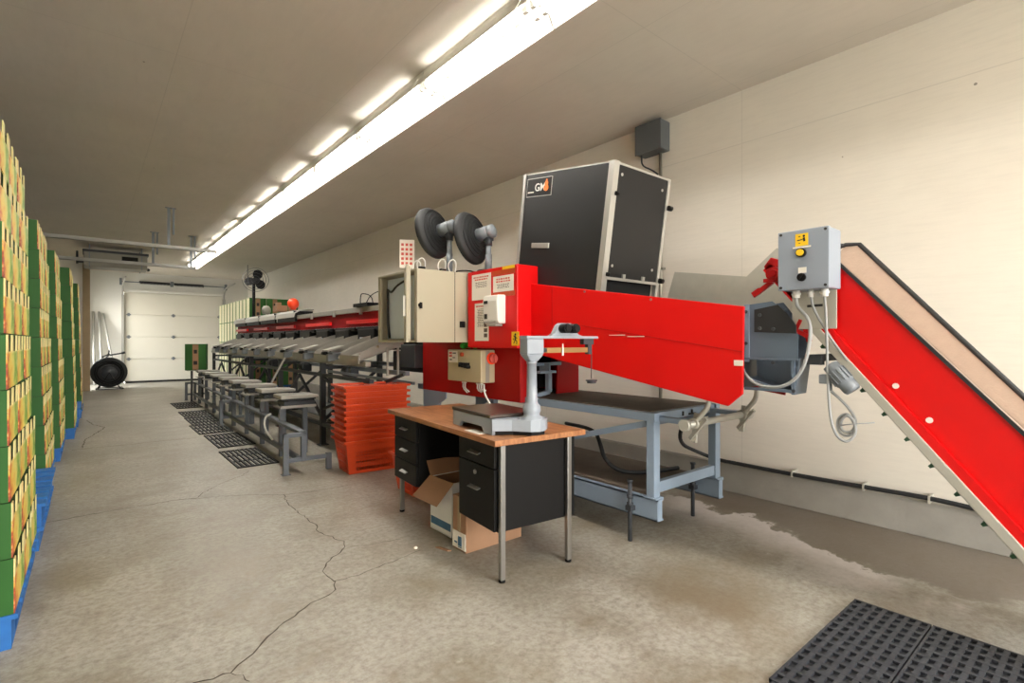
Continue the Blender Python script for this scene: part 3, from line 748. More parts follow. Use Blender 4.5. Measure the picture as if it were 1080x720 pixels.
# frame
for x, s in ((2.78, -1), (3.53, 1)):
    xo = x - .03
    c = MB().box(xo, xo + .008, 1.90, 4.95, .165, .30).box(xo, xo + .065, 1.90, 4.95, .292, .30).box(xo, xo + .065, 1.90, 4.95, .165, .173)
    c.box(xo + .01, xo + .05, 1.90, 1.91, .173, .292)
    c.build('base_beam', 'bluegrey', t)
    for y in (1.955, 4.6):
        MB().box(x - .03, x + .035, y - .03, y + .03, .30, .80).box(x - .04, x + .045, y - .05, y + .05, .298, .31).build('post', 'bluegrey', t, bevel=.004)
    MB().box(x - .03, x + .02, 1.92, 4.95, .79, .845).build('top_beam', 'bluegrey', t, bevel=.004)
    for y in (2.09, 4.5):
        j = MB().cyl((x - .06, y, .0), (x - .06, y, .40), .014, n=10).box(x - .08, x - .028, y - .022, y + .022, .2, .23).cyl((x - .06, y, .23), (x - .06, y, .25), .022, n=6).cyl((x - .06, y, .28), (x - .06, y, .30), .022, n=6).cyl((x - .06, y, .385), (x - .06, y, .40), .02, n=6)
        j.build('jack_screw', 'darksteel', t)
    MB().bar((x, 2.0, .77), (x, 3.35, .40), .03, .04).build('brace', 'bluegrey', t)
for y in (1.955, 4.6):
    MB().box(2.78, 3.53, y - .02, y + .02, .33, .40).build('cross_beam', 'bluegrey', t, bevel=.003)
MB().box(2.78, 3.53, 1.935, 1.975, .79, .845).build('cross_beam', 'bluegrey', t, bevel=.003)
MB().box(2.80, 3.51, 1.98, 4.9, .835, .85).build('deck', 'deckwood', t)
MB().box(2.80, 3.51, 2.0, 4.9, .30, .315).build('lower_deck', 'deckwood', t)
MB().box(3.08, 3.09, 1.925, 1.935, .80, .83).box(3.16, 3.24, 1.925, 1.935, .80, .81).box(3.19, 3.2, 1.925, 1.935, .8, .835).build('frame_mark', 'ink', t)
for x in (2.70, 3.37): MB().prism([(4.74, .80), (4.74, .56), (4.68, .56), (4.30, .74), (4.30, .80)], 'x', x, x + .012).build('gusset', 'bluegrey', t)
# red lower body (open on its near side) and box with the papers
MB().box(2.70, 2.725, 3.17, 4.75, .80, 1.32).box(3.12, 3.39, 3.17, 3.19, .82, 1.32).box(3.37, 3.39, 3.19, 4.75, .82, 1.32).box(2.725, 2.78, 3.17, 3.185, .80, 1.32).build('lower_body', 'red_dark', t, bevel=.004)
MB().box(2.74, 3.36, 3.5, 4.72, .87, 1.55).build('inner_shade_block', 'darkgap', t)  # near-black block painting the shade inside the open red body
z = MB().box(2.80, 3.10, 3.10, 3.16, 1.10, 1.125).box(2.80, 2.98, 3.04, 3.10, 1.04, 1.06).box(2.90, 2.915, 3.04, 3.16, 1.04, 1.12).box(2.80, 2.815, 3.1, 3.16, 1.1, 1.2).bar((2.95, 3.1, .88), (2.95, 3.1, 1.05), .04, .04).bar((2.95, 3.1, .88), (2.80, 3.1, .86), .04, .03)
z.build('linkage', 'bluegrey', t)
MB().box(2.54, 2.76, 3.02, 3.69, 1.245, 1.90).build('electrical_box', 'red', t, bevel=.008)
MB().box(2.72, 3.40, 3.05, 4.75, 1.32, 1.62).build('upper_body', 'red_dark', t)
# sloping guard, bed and rear side plate
MB().prism([(3.02, 1.757), (1.318, 1.487), (1.325, 1.02), (1.407, .947), (2.92, 1.197), (3.02, 1.215)], 'x', 2.682, 2.70).build('guard_panel', 'red', t, bevel=.004)
MB().prism([(3.02, 1.63), (1.36, 1.36), (1.36, 1.10), (1.45, 1.03), (3.02, 1.29)], 'x', 2.70, 3.39).build('roller_bed', 'darksteel', t)
g = MB().prism([(2.30, 1.50), (2.195, 1.823), (1.643, 1.734), (1.643, 1.42)], 'x', 3.395, 3.403).prism([(1.643, 1.734), (1.45, 1.896), (1.30, 1.86), (1.30, 1.42), (1.643, 1.42)], 'x', 3.385, 3.393)
g.build('rear_side_plate', 'galv', t)
MB().prism([(2.3, 1.08), (1.4, .96), (1.36, 1.36), (2.3, 1.55)], 'x', 3.39, 3.40).build('rear_guard', 'red_dark', t)
r = MB()
for k in range(8): 
    y = 1.45 + k * .17; r.cyl((2.71, y, 1.40 + (y - 1.36) * .16), (3.38, y, 1.40 + (y - 1.36) * .16), .03, n=10)
r.build('roller', 'black', t)
for y, zz_ in ((1.9, 1.56), (2.45, 1.65)):
    MB().cyl((2.676, y, zz_), (2.682, y, zz_), .008, n=8).build('bolt', 'chrome', t)
s = MB()
for y, z_ in ((1.95, 1.33), (2.1, 1.34)): s.box(2.679, 2.6822, y, y + .13, z_, z_ + .004)
s.box(2.679, 2.6822, 1.32, 1.37, 1.17, 1.20)
s.build('scuff', 'paper', t)
MB().bar((2.681, 2.55, 1.422), (2.681, 1.322, 1.245), .003, .004, up=(1, 0, 0)).bar((2.681, 2.78, 1.71), (2.681, 2.78, 1.42), .003, .004, up=(1, 0, 0)).build('seam', 'red_dark', t)
# pivot shaft and levers under the low end of the guard
MB().cyl((2.74, 1.70, .80), (3.50, 1.70, .80), .022, n=12).cyl((2.72, 1.70, .80), (2.75, 1.70, .80), .036, n=12).cyl((3.48, 1.7, .8), (3.52, 1.7, .8), .04, n=12).build('pivot_shaft', 'galv', t)
for x in (2.84, 3.44):
    MB().tube([(x, 1.70, .80), (x, 1.66, .85), (x, 1.60, .92), (x, 1.60, 1.05)], .016, 8, sub=2).bar((x + .03, 1.70, .86), (x + .03, 1.72, .68), .022, .03).bar((x, 1.62, .84), (x + .02, 1.74, .70), .018, .022).cyl((x - .02, 1.70, .8), (x + .05, 1.7, .8), .035, n=12).build('lever', 'galv', t)
for x in (2.80, 3.44): MB().box(x, x + .06, 1.69, 1.95, .79, .82).build('shaft_bearing', 'bluegrey', t)
# black vision housing leaning with the slope
A8 = math.radians(8.2)
MX = Matrix(((1, 0, 0, 2.755), (0, math.cos(A8), -math.sin(A8), 2.392), (0, math.sin(A8), math.cos(A8), 1.55), (0, 0, 0, 1)))
HB, HD, HH = .93, .67, .985
vb = MB(MX).box(.012, HD - .012, .012, HB - .01, .19, HH - .012).build('vision_housing', 'blackpanel', t)
MB(MX).box(0, .012, .03, HB - .02, 0.0, HH).build('front_panel', 'blackpanel', vb, bevel=.002)
MB(MX).box(.035, HD - .03, .0, .012, .215, HH - .002).build('side_panel', 'blackpanel', vb, bevel=.002)
p = MB(MX).box(-.006, .05, -.012, .035, -.08, HH + .012).box(HD - .03, HD, -.006, .03, -.02, HH).box(-.008, .03, HB - .02, HB + .008, .0, HH + .01).box(0, HD, -.004, .02, HH - .004, HH + .01).box(0, .03, 0, HB, HH, HH + .008).box(HD - .03, HD, 0, HB, HH, HH + .008).box(.03, HD, -.012, .02, .19, .21)
p.build('corner_profile', 'alu', vb)
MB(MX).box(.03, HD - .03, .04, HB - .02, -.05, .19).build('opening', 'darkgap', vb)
MB(MX).box(-.012, 0, .56, .76, .40, .44).build('latch_plate', 'alu', vb, bevel=.002)
for z_ in (.78, .225):
    MB(MX).cyl((HD - .012, -.02, z_), (HD + .025, -.02, z_), .02, n=12).build('knob', 'black', vb)
    MB(MX).cyl((.03, -.02, z_), (.06, -.02, z_), .014, n=10).build('knob', 'black', vb)
k = MB(MX)
for x, z_ in ((.10, .92), (.58, .90), (.10, .29), (.57, .30)): k.cyl((x, -.004, z_), (x, .0, z_), .011, n=10)
k.box(.22, .25, -.012, 0, .2, .24).box(.45, .48, -.012, 0, .2, .24)
k.build('screw', 'alu', vb)
# sign with letters and orange emblem
sg = MB(MX).box(-.003, 0, .60, .885, .812, .948).build('sign', 'black', vb)
MB(MX).box(-.0025, 0, .595, .89, .807, .812).box(-.0025, 0, .595, .89, .948, .953).box(-.0025, 0, .595, .60, .812, .948).box(-.0025, 0, .885, .89, .812, .948).build('sign_border', 'alu', sg)
def on_panel(y, z_): return frame_m(MX @ Vector((-.004, y, z_)), MX.to_3x3() @ Vector((0, -1, 0)), MX.to_3x3() @ Vector((0, 0, 1)))
lettering('GM', .084, 'white', sg, on_panel(.792, .850), 'sign_lettering', extr=.001)
MB(MX).box(-.005, -.003, .800, .872, .838, .848).build('sign_small_print', 'paper', sg)
e = MB(MX)
for cz_, rr in ((.903, .019), (.868, .026)):
    q = [(.657 + rr * math.cos(i * PI / 10), cz_ + rr * math.sin(i * PI / 10)) for i in range(20)]
    e.prism(q, 'x', -.006, -.0035)
e.prism([(.657 + .009 * math.cos(i * PI / 3), .927 + .009 * math.sin(i * PI / 3)) for i in range(6)], 'x', -.006, -.0035)
e.build('sign_emblem', 'emblem', sg)

# things fixed to the red box
def sheet(x, y0, y1, z0, z1, label, title, rows, rl=None, photos=False):
    o = MB().box(x - .0025, x, y0, y1, z0, z1).build('notice_sheet', 'paper')
    org = Vector((x, (y0 + y1) / 2, z0)); o.data.transform(Matrix.Translation(-org)); o.location = org
    tag(o, label, 'notice')
    w = y1 - y0; zt = z1 - .02
    def lines(n, m, hh, gap, zt, frac):
        b = MB()
        for i in range(n):
            f = frac * random.uniform(.8, 1.0); yc = (y0 + y1) / 2; x_ = yc + w * f / 2
            while x_ > yc - w * f / 2:                              # word-like dashes
                l = random.uniform(.012, .03); b.box(x - .0032, x - .0024, max(x_ - l, yc - w * f / 2), x_, zt - hh, zt); x_ -= l + .008
            zt -= hh + gap
        q = b.build('print', m); q.data.transform(Matrix.Translation(-org)); q.parent = o
        return zt
    zt = lines(title, 'redink', .012, .008, zt, .82)
    zt = lines(rows, 'ink', .005, .008, zt - .008, .62)
    if photos:
        b = MB()
        for i in range(5): b.box(x - .0034, x - .0024, y0 + w * .08, y0 + w * .32, z1 - .115 - i * .043, z1 - .083 - i * .043)
        q = b.build('picture_column', 'deckwood'); q.data.transform(Matrix.Translation(-org)); q.parent = o
    return o
sheet(2.54, 3.352, 3.622, 1.650, 1.868, 'larger white notice with red heading taped to the red box, upper one', 2, 4)
sheet(2.54, 3.062, 3.322, 1.698, 1.826, 'wide white notice taped between brown tape strips on the red box', 2, 3)
sheet(2.54, 3.385, 3.580, 1.305, 1.622, 'tall narrow notice with a column of small pictures on the red box', 1, 12, photos=True)
for z0, z1, nm in ((1.835, 1.872, 'above'), (1.66, 1.697, 'below')):
    o = MB().box(2.5375, 2.54, 3.045, 3.34, z0, z1).build('tape_strip', 'tape'); recenter(o)
    tag(o, 'brown packing tape strip %s the wide notice on the red box' % nm, 'tape')
o = MB().box(2.5365, 2.54, 3.05, 3.2, 1.872, 1.897).build('tape_strip', 'yellow'); recenter(o); tag(o, 'yellow green tape strip along the top edge of the red box', 'tape')
t = thing('soap_dispenser', 'white plastic soap dispenser fixed to the red box over the notices', 'dispenser', (2.50, 3.26, 1.43))
MB().prism([(2.54, 1.44), (2.47, 1.44), (2.455, 1.47), (2.45, 1.62), (2.46, 1.668), (2.54, 1.672)], 'y', 3.155, 3.35).build('cover', 'white', t, bevel=.012)
MB().box(2.46, 2.53, 3.19, 3.31, 1.422, 1.44).box(2.45, 2.456, 3.18, 3.34, 1.45, 1.462).build('nozzle', 'pipegrey', t, bevel=.004)
MB().box(2.447, 2.452, 3.28, 3.33, 1.60, 1.625).box(2.449, 2.4545, 3.29, 3.325, 1.48, 1.52).build('dark_label', 'ink', t)
def warn(o_x, y0, y1, z0, z1, label):
    o = MB().box(o_x - .002, o_x, y0, y1, z0, z1).build('warning_sticker', 'yellow'); org = Vector((o_x, (y0 + y1) / 2, z0)); o.data.transform(Matrix.Translation(-org)); o.location = org
    tag(o, label, 'sticker')
    w, hh = y1 - y0, z1 - z0
    b = MB(); X0, X1 = o_x - .003, o_x - .0018
    P = lambda u, v: (y1 - w * u, z0 + hh * v)
    def blob(u, v, r): b.prism([(P(u, v)[0] + r * hh * math.cos(i * PI / 5), P(u, v)[1] + r * hh * math.sin(i * PI / 5)) for i in range(10)], 'x', X0, X1)
    def limb(*q, wd=.07):
        for (a_, b_), (c_, d_) in zip(q, q[1:]):
            A_, B_ = P(a_, b_), P(c_, d_); b.bar((o_x - .0024, *A_), (o_x - .0024, *B_), .0012, wd * hh, up=(0, -(B_[1] - A_[1]), B_[0] - A_[0]))
    return o, b, blob, limb, org
o, b, blob, limb, org = warn(2.54, 2.995, 3.085, 1.268, 1.376, 'yellow warning sticker with a black figure low on the red box')
blob(.52, .80, .09); limb((.5, .7), (.5, .42), wd=.14); limb((.28, .72), (.5, .62), (.74, .52)); limb((.5, .44), (.3, .15)); limb((.5, .44), (.72, .3), (.68, .12)); limb((.2, .5), (.34, .42))
q = b.build('black_figure', 'ink'); q.data.transform(Matrix.Translation(-org)); q.parent = o

# beige switch box on the red lower body
t = thing('switch_box', 'beige plastic switch box mounted on the lower red panel', 'switch box', (2.62, 3.77, .94))
MB().box(2.55, 2.70, 3.508, 4.03, .945, 1.228).build('enclosure', 'beige', t, bevel=.008)
MB().box(2.60, 2.64, 3.506, 3.512, .95, 1.22).build('lid_seam', 'gasket', t)
lb = MB().box(2.547, 2.55, 3.865, 4.01, 1.11, 1.215).build('label', 'paper', t)
MB().box(2.546, 2.548, 3.95, 4.0, 1.185, 1.205).box(2.546, 2.548, 3.95, 4.0, 1.16, 1.178).build('label_print', 'redink', lb)
MB().box(2.546, 2.548, 3.885, 3.94, 1.19, 1.2).box(2.546, 2.548, 3.9, 3.94, 1.15, 1.158).box(2.546, 2.548, 3.95, 3.99, 1.13, 1.14).build('label_print', 'ink', lb)
MB().cyl((2.55, 3.78, 1.185), (2.53, 3.78, 1.185), .018, n=14).build('indicator', 'tape', t)
for i in range(4): MB().cyl((2.55, 3.795 - i * .04, 1.09 - .004 * i), (2.52, 3.795 - i * .04, 1.09 - .004 * i), .015, n=12).box(2.515, 2.55, 3.793 - i * .04, 3.799 - i * .04, 1.075, 1.115).build('knob', 'black', t)
MB().cyl((2.66, 3.508, 1.155), (2.66, 3.495, 1.155), .052, n=20).build('switch_plate', 'orangeball', t)
MB().cyl((2.66, 3.495, 1.155), (2.66, 3.465, 1.155), .038, n=20).box(2.65, 2.67, 3.445, 3.47, 1.12, 1.19).build('rotary_switch', 'redink', t)
w = MB()
for i, y in enumerate((3.86, 3.83, 3.64, 3.61, 3.58)):
    w.cyl((2.61, y, .925), (2.61, y, .946), .014, n=8).tube([(2.61, y, .93), (2.60, y - .01, .88), (2.62, y - .05, .84 + .01 * i)], .007, 6, sub=1)
w.tube([(2.62, 3.56, .93), (2.60, 3.53, .86), (2.59, 3.42, .76), (2.6, 3.36, .70)], .009, 6, sub=2)
w.build('cable_tail', 'white', t)
o = MB().ball((2.64, 3.80, 1.275), .05, squash=.7).ball((2.62, 3.87, 1.262), .035, squash=.8).ball((2.64, 3.72, 1.26), .032, squash=.8).build('gloves', 'green_thing')
recenter(o); o.name = 'rag'; tag(o, 'bright green crumpled rag on top of the beige switch box', 'rag')

# grey control cabinet
t = thing('control_cabinet', 'beige grey control cabinet with its front doors standing open', 'cabinet', (2.31, 4.08, 1.29))
X0, X1, Ya, Yb, Za, Zb = 2.06, 2.565, 3.72, 4.45, 1.292, 1.90
MB().box(X0, X1, Ya, Ya + .02, Za, Zb).box(X0, X1, Yb - .02, Yb, Za, Zb).box(X0, X1, Ya + .02, Yb - .02, Zb - .02, Zb).box(X0, X1, Ya + .02, Yb - .02, Za, Za + .02).box(X1 - .02, X1, Ya + .02, Yb - .02, Za + .02, Zb - .02).box(X0, X0 + .025, Ya + .02, Ya + .05, Za + .02, Zb - .02).box(X0, X0 + .025, Yb - .05, Yb - .02, Za + .02, Zb - .02).box(X0, X0 + .025, 3.885, 3.91, Za + .02, Zb - .02).build('shell', 'cabinet', t, bevel=.004)
MB().box(2.14, 2.155, 3.92, Yb - .03, Za + .03, Zb - .03).build('backplate', 'cabinet_in', t)
MB().box(2.22, 2.235, Ya + .03, 3.90, Za + .03, Zb - .03).box(2.17, 2.22, 3.76, 3.87, 1.72, 1.86).box(2.18, 2.22, 3.76, 3.87, 1.42, 1.43).build('component_rack', 'unitgrey', t)
MB().tube([(2.13, 4.40, 1.78), (2.12, 4.3, 1.74), (2.12, 4.2, 1.80), (2.13, 4.03, 1.84)], .01, 6, sub=2).tube([(2.13, 4.39, 1.78), (2.12, 4.38, 1.5), (2.13, 4.36, 1.33)], .012, 6, sub=1).build('wiring', 'darksteel', t)
dr = MB().box(0, .02, -.335, 0, Za, Zb + .005).box(.02, .035, -.335, -.32, Za + .01, Zb - .01).box(.02, .035, -.015, 0, Za + .01, Zb - .01)
MR = Matrix.Translation((X0 - .02, 3.905, 0)) @ Matrix.Rotation(math.radians(-25), 4, 'Z')
dr.bm.transform(MR)
dr = dr.build('door', 'cabinet', t, bevel=.003)
hb = MB().box(-.02, 0, -.31, -.29, 1.5, 1.66); hb.bm.transform(MR); hb.build('door_handle', 'white', dr)
MB().box(2.425, 2.429, Ya - .003, Ya, Za, Zb).build('seam', 'darkgap', t)
MB().cyl((2.085, Ya, 1.60), (2.085, Ya - .02, 1.60), .016, n=10).box(2.075, 2.095, Ya - .028, Ya - .02, 1.57, 1.62).build('side_handle', 'black', t)
MB().box(2.475, 2.525, Ya - .018, Ya, 1.42, 1.475).cyl((2.5, Ya - .03, 1.447), (2.5, Ya - .018, 1.447), .016, n=12).build('main_switch', 'black', t, bevel=.004)
MB().box(2.56, 2.72, 3.9, 4.3, 1.30, 1.36).box(2.56, 2.72, 3.9, 4.3, 1.5, 1.54).build('mounting_bracket', 'darksteel', t)
w = MB()
for k, (x, y) in enumerate(((2.18, 3.9), (2.22, 4.05), (2.35, 3.84), (2.43, 3.8))):
    MB().tube([(x, y, 1.90), (x - .03, y, 1.97), (x, y - .04, 2.02), (x + .04, y - .04, 1.99), (x + .05, y, 1.905)], .005, 6, sub=2).build('wire_loop', 'white', t)
MB().tube([(2.5, 3.95, 1.91), (2.6, 3.85, 1.95), (2.72, 3.72, 1.91)], .006, 6, sub=2).build('top_wire', 'black', t)
MB().box(2.17, 2.22, 3.86, 3.92, 1.90, 1.94).box(2.34, 2.39, 3.8, 3.86, 1.90, 1.93).build('wire_clamp', 'black', t)
o = MB().box(0, .003, 0, .14, 0, .27)
o = o.build('notice_card', 'paper'); o.location = (2.42, 4.42, 2.01); o.rotation_euler = (0, 0, math.radians(62))
b = MB()
for i in range(5):
    for j in range(3): b.box(-.002, 0, .02 + j * .04, .045 + j * .04, .03 + i * .045, .055 + i * .045)
q = b.build('print', 'redink'); q.parent = o
b = MB().box(-.0, .003, .06, .075, -.12, 0).build('stick', 'chutegrey'); b.parent = o
tag(o, 'white card with red symbols standing above the beige cabinet', 'card')

# ------------------------------------------------------------------ incline conveyor
t = thing('incline_conveyor', 'long red inclined belt conveyor rising to the grading machine', 'conveyor', (3.07, .3, 0))
lo = lambda y: 1.309 + 1.206 * (y - .956)
up = lambda y: 1.667 + 1.157 * (y - .902)
bk = lambda y: 1.841 + 1.216 * (y - .989)
MB().prism([(.0, lo(0)), (1.16, lo(1.16)), (1.03, up(1.03)), (.0, up(0.0))], 'x', 2.80, 2.806).build('side_panel', 'red', t)
MB().prism([(.0, lo(0)), (1.16, lo(1.16)), (1.20, 1.66), (1.06, 1.842), (.989, 1.841), (.0, bk(0))], 'x', 3.35, 3.356).build('back_panel', 'belt', t)
L = MB()
L.bar((2.79, -.02, lo(-.02) - .005), (2.79, 1.10, lo(1.10) - .005), .04, .05, up=(1, 0, 0)).build('lower_rail', 'galv', t, bevel=.004)
MB().bar((2.785, -.02, lo(-.02) + .045), (2.785, 1.24, lo(1.24) + .045), .05, .02, up=(1, 0, 0)).bar((2.797, -.02, lo(-.02) + .035), (2.797, 1.16, lo(1.16) + .035), .012, .008, up=(1, 0, 0)).build('red_strip', 'red', t)
MB().bar((2.80, 0, up(0) + .005), (2.80, 1.03, up(1.03) + .005), .014, .016, up=(1, 0, 0)).build('edge_trim', 'rubber', t)
MB().tube([(3.34, 1.10, 1.84), (3.35, 1.05, 1.855), (3.352, .985, 1.85), (3.353, .6, bk(.6) + .01), (3.353, .0, bk(0) + .01)], .012, 8).build('edge_trim', 'rubber', t)
cu = .05
MB().prism([(.0, up(0) - .10), (1.10, up(1.10) - .11), (1.16, 1.74), (1.2, 1.66), (1.16, lo(1.16) + .05), (.0, lo(0) + .06)], 'x', 2.82, 3.34).build('belt', 'belt', t)
cl = MB()
u_ = Vector((0, .638, .770)); n_ = Vector((0, .770, -.638))
for i in range(13):
    y = .02 + i * .085; p = Vector((0, y, lo(y) - .012)) + n_ * .012
    MB().hexa([(2.80, *(p - u_ * .012)[1:]), (3.34, *(p - u_ * .012)[1:]), (3.34, *(p + u_ * .012)[1:]), (2.80, *(p + u_ * .012)[1:]),
               (2.80, *(p - u_ * .006 + n_ * .03)[1:]), (3.34, *(p - u_ * .006 + n_ * .03)[1:]), (3.34, *(p + u_ * .006 + n_ * .03)[1:]), (2.80, *(p + u_ * .006 + n_ * .03)[1:])]).build('belt_cleat', 'greenplastic', t)
MB().prism([(1.06, lo(1.06) + .02), (1.24, lo(1.24) + .01), (1.255, 1.70), (1.22, 1.745), (1.16, 1.72), (1.0, lo(1.0) + .12)], 'x', 2.775, 2.80).build('head_bracket', 'red_dark', t, bevel=.004)
k = MB().cyl((2.74, 1.20, 1.655), (3.36, 1.20, 1.655), .022, n=12).cyl((2.75, 1.20, 1.655), (2.78, 1.20, 1.655), .036, n=16).box(2.755, 2.778, 1.15, 1.25, 1.612, 1.632)
k.build('head_bearing', 'red_dark', t, bevel=.003)
MB().bar((2.775, 1.29, 1.56), (2.775, 1.21, 1.615), .02, .022).bar((2.77, 1.31, 1.55), (2.77, 1.27, 1.575), .012, .03).build('belt_tensioner', 'red_dark', t)
MB().bar((2.765, 1.16, 1.395), (2.765, 1.03, 1.325), .022, .02).bar((2.765, 1.10, 1.33), (2.765, 1.065, 1.41), .016, .016).bar((2.775, 1.06, 1.41), (2.775, 1.03, 1.30), .02, .02).build('belt_scraper', 'red_dark', t)
MB().box(2.763, 2.772, .905, 1.107, 1.362, 1.60).build('mounting_plate', 'galv', t, bevel=.002)
MB().bar((2.762, .965, 1.478), (2.762, 1.035, 1.476), .003, .012).build('plate_slot', 'ink', t)
MB().cyl((2.795, .56, .96), (2.80, .56, .96), .013, n=10).cyl((2.795, .68, 1.10), (2.80, .68, 1.10), .013, n=10).build('bolt_cap', 'white', t)
# drive motor under the lower rail
mc = Vector((2.765, .885, 1.128))
mt = MB().lathe([(.0, -.078), (.032, -.078), (.038, -.066), (.038, -.03), (.042, -.03), (.042, .042), (.036, .048), (.036, .074), (.018, .08)], mc, u_, n=20)
for i in range(14):
    a = i * 2 * PI / 14; d = Vector((1, 0, 0)) * math.cos(a) + n_ * math.sin(a)
    mt.bar(mc - u_ * .022 + d * .043, mc + u_ * .038 + d * .043, .003, .010, up=d)
mt.build('motor', 'steel', t)
MB().box(2.735, 2.79, .925, .975, 1.095, 1.14).cyl((2.765, .935, 1.06), (2.765, .935, 1.10), .010).build('terminal_box', 'steel', t, bevel=.006)
MB().box(2.78, 3.3, 1.0, 1.04, 1.20, 1.235).box(2.76, 2.80, .97, 1.05, 1.185, 1.23).build('motor_mount', 'darksteel', t)
for x in (2.86, 3.28):
    MB().box(x - .025, x + .025, .12, .17, 0, lo(.145)).box(x - .05, x + .05, .1, .2, 0, .008).build('leg', 'bluegrey', t)
MB().cyl((2.79, -.02, .33), (3.37, -.02, .33), .06, n=16).build('tail_pulley', 'steel', t)
# slate blue chute between conveyor head and machine
sc = MB().prism([(1.342, 1.497), (1.342, 1.205), (1.075, 1.215), (1.072, 1.33), (1.14, 1.46), (1.20, 1.51)], 'x', 2.75, 2.756).prism([(1.342, 1.497), (1.342, 1.205), (1.075, 1.215), (1.072, 1.33), (1.2, 1.51)], 'x', 2.885, 2.891)
sc.hexa([(2.75, 1.342, 1.10), (2.89, 1.342, 1.10), (2.89, 1.094, 1.031), (2.75, 1.094, 1.031), (2.75, 1.342, 1.108), (2.89, 1.342, 1.108), (2.89, 1.094, 1.04), (2.75, 1.094, 1.04)])
sc.hexa([(2.884, 1.342, 1.10), (2.89, 1.342, 1.10), (2.89, 1.094, 1.031), (2.884, 1.094, 1.031), (2.884, 1.342, 1.21), (2.89, 1.342, 1.21), (2.89, 1.072, 1.214), (2.884, 1.072, 1.214)])
sc.hexa([(2.75, 1.094, 1.031), (2.89, 1.094, 1.031), (2.89, 1.088, 1.031), (2.75, 1.088, 1.031), (2.75, 1.072, 1.214), (2.89, 1.072, 1.214), (2.89, 1.066, 1.214), (2.75, 1.066, 1.214)])
sc.box(2.735, 2.752, 1.07, 1.342, 1.203, 1.213).box(2.738, 2.752, 1.085, 1.1, 1.031, 1.21).box(2.738, 2.752, 1.1, 1.342, 1.04, 1.055)
sc = sc.build('discharge_chute', 'slate', t)
MB().prism([(1.29, 1.47), (1.29, 1.35), (1.08, 1.34), (1.08, 1.38), (1.13, 1.45), (1.17, 1.49)], 'x', 2.742, 2.75).build('rubber_flap', 'rubber', sc)
MB().box(2.742, 2.75, 1.318, 1.345, 1.19, 1.50).build('flange', 'bluegrey', sc)
for y, z in ((1.332, 1.46), (1.332, 1.29), (1.26, 1.37), (1.19, 1.365), (1.26, 1.44), (1.19, 1.19), (1.09, 1.05)): MB().cyl((2.734, y, z), (2.742, y, z), .009, n=8).build('bolt', 'darksteel', sc)

# grey control box on the conveyor
t = thing('control_box', 'grey control box with yellow button on the red inclined conveyor', 'control box', (2.70, 1.0, 1.55))
MB().box(2.635, 2.775, .89, 1.113, 1.55, 1.832).build('enclosure', 'ctrl', t, bevel=.006)
MB().box(2.618, 2.638, .888, 1.115, 1.548, 1.834).build('lid', 'ctrl', t, bevel=.004)
k = MB()
for y in (.903, 1.10):
    for z in (1.562, 1.82): k.cyl((2.614, y, z), (2.618, y, z), .0065, n=10)
k.build('lid_screw', 'ink', t)
MB().cyl((2.618, 1.005, 1.722), (2.600, 1.005, 1.722), .0215, n=20).build('button_ring', 'black', t)
MB().cyl((2.605, 1.005, 1.722), (2.590, 1.005, 1.722), .0155, n=20).build('push_button', 'yellow', t)
MB().box(2.615, 2.618, .985, 1.02, 1.626, 1.653).build('switch_label', 'paper', t)
MB().cyl((2.618, 1.004, 1.606), (2.605, 1.004, 1.606), .019, n=20).bar((2.602, 1.014, 1.595), (2.602, .996, 1.622), .01, .012, up=(1, 0, 0)).build('selector_switch', 'black', t)
MB().box(2.6155, 2.618, .965, 1.045, 1.746, 1.753).build('text_strip', 'paper', t)
for i, y in enumerate((1.062, .995, .935)):
    MB().cyl((2.70, y, 1.515), (2.70, y, 1.552), .017 if i != 1 else .012, n=12).cyl((2.70, y, 1.53), (2.70, y, 1.54), .021 if i != 1 else .015, n=6).build('cable_gland', 'white', t)
o, b, blob, limb, org = warn(2.618, .977, 1.033, 1.756, 1.814, 'yellow warning sticker with black symbols on the grey control box')
blob(.68, .78, .10); limb((.68, .66), (.72, .34), wd=.16); limb((.15, .46), (.5, .5), wd=.08); limb((.5, .5), (.68, .56)); limb((.25, .75), (.4, .78)); limb((.25, .22), (.4, .2), wd=.05)
q = b.build('black_symbol', 'ink'); q.data.transform(Matrix.Translation(-org)); q.parent = o
# cables
t = thing('loop_cable', 'grey cable sagging from the control box into the slate chute', 'cable', (2.70, 1.1, 1.1))
MB().tube([(2.70, 1.062, 1.52), (2.70, 1.06, 1.47), (2.68, .985, 1.40), (2.66, .99, 1.25), (2.66, 1.03, 1.13), (2.66, 1.12, 1.065), (2.68, 1.25, 1.07), (2.73, 1.34, 1.13), (2.76, 1.36, 1.15)], .0085, 8, sub=3).build('sheath', 'cable', t)
t = thing('motor_cable', 'grey cable hanging from control box in a coil to the motor', 'cable', (2.74, .92, .8))
MB().tube([(2.70, .935, 1.52), (2.72, .935, 1.40), (2.74, .935, 1.1), (2.74, .925, .93), (2.74, .90, .85), (2.74, .86, .825), (2.75, .83, .85), (2.76, .82, .9), (2.78, .86, .965), (2.78, .91, .93), (2.77, .90, .86), (2.77, .85, .85), (2.77, .825, .90), (2.77, .855, .955), (2.77, .89, .93), (2.77, .89, .87), (2.77, .84, .87), (2.78, .825, .93), (2.78, .87, 1.0), (2.765, .93, 1.06)], .0065, 8, sub=3).tube([(2.76, .89, .90), (2.76, .84, .912), (2.76, .75, .93)], .003, 5).build('sheath', 'cable', t)
o = MB().tube([(2.70, .995, 1.52), (2.71, .99, 1.46), (2.735, .93, 1.33), (2.76, .88, 1.24), (2.775, .85, 1.19)], .006, 6, sub=2).build('thin_cable', 'cable'); recenter(o)
tag(o, 'thin grey cable running diagonally from control box down to the rail', 'cable')
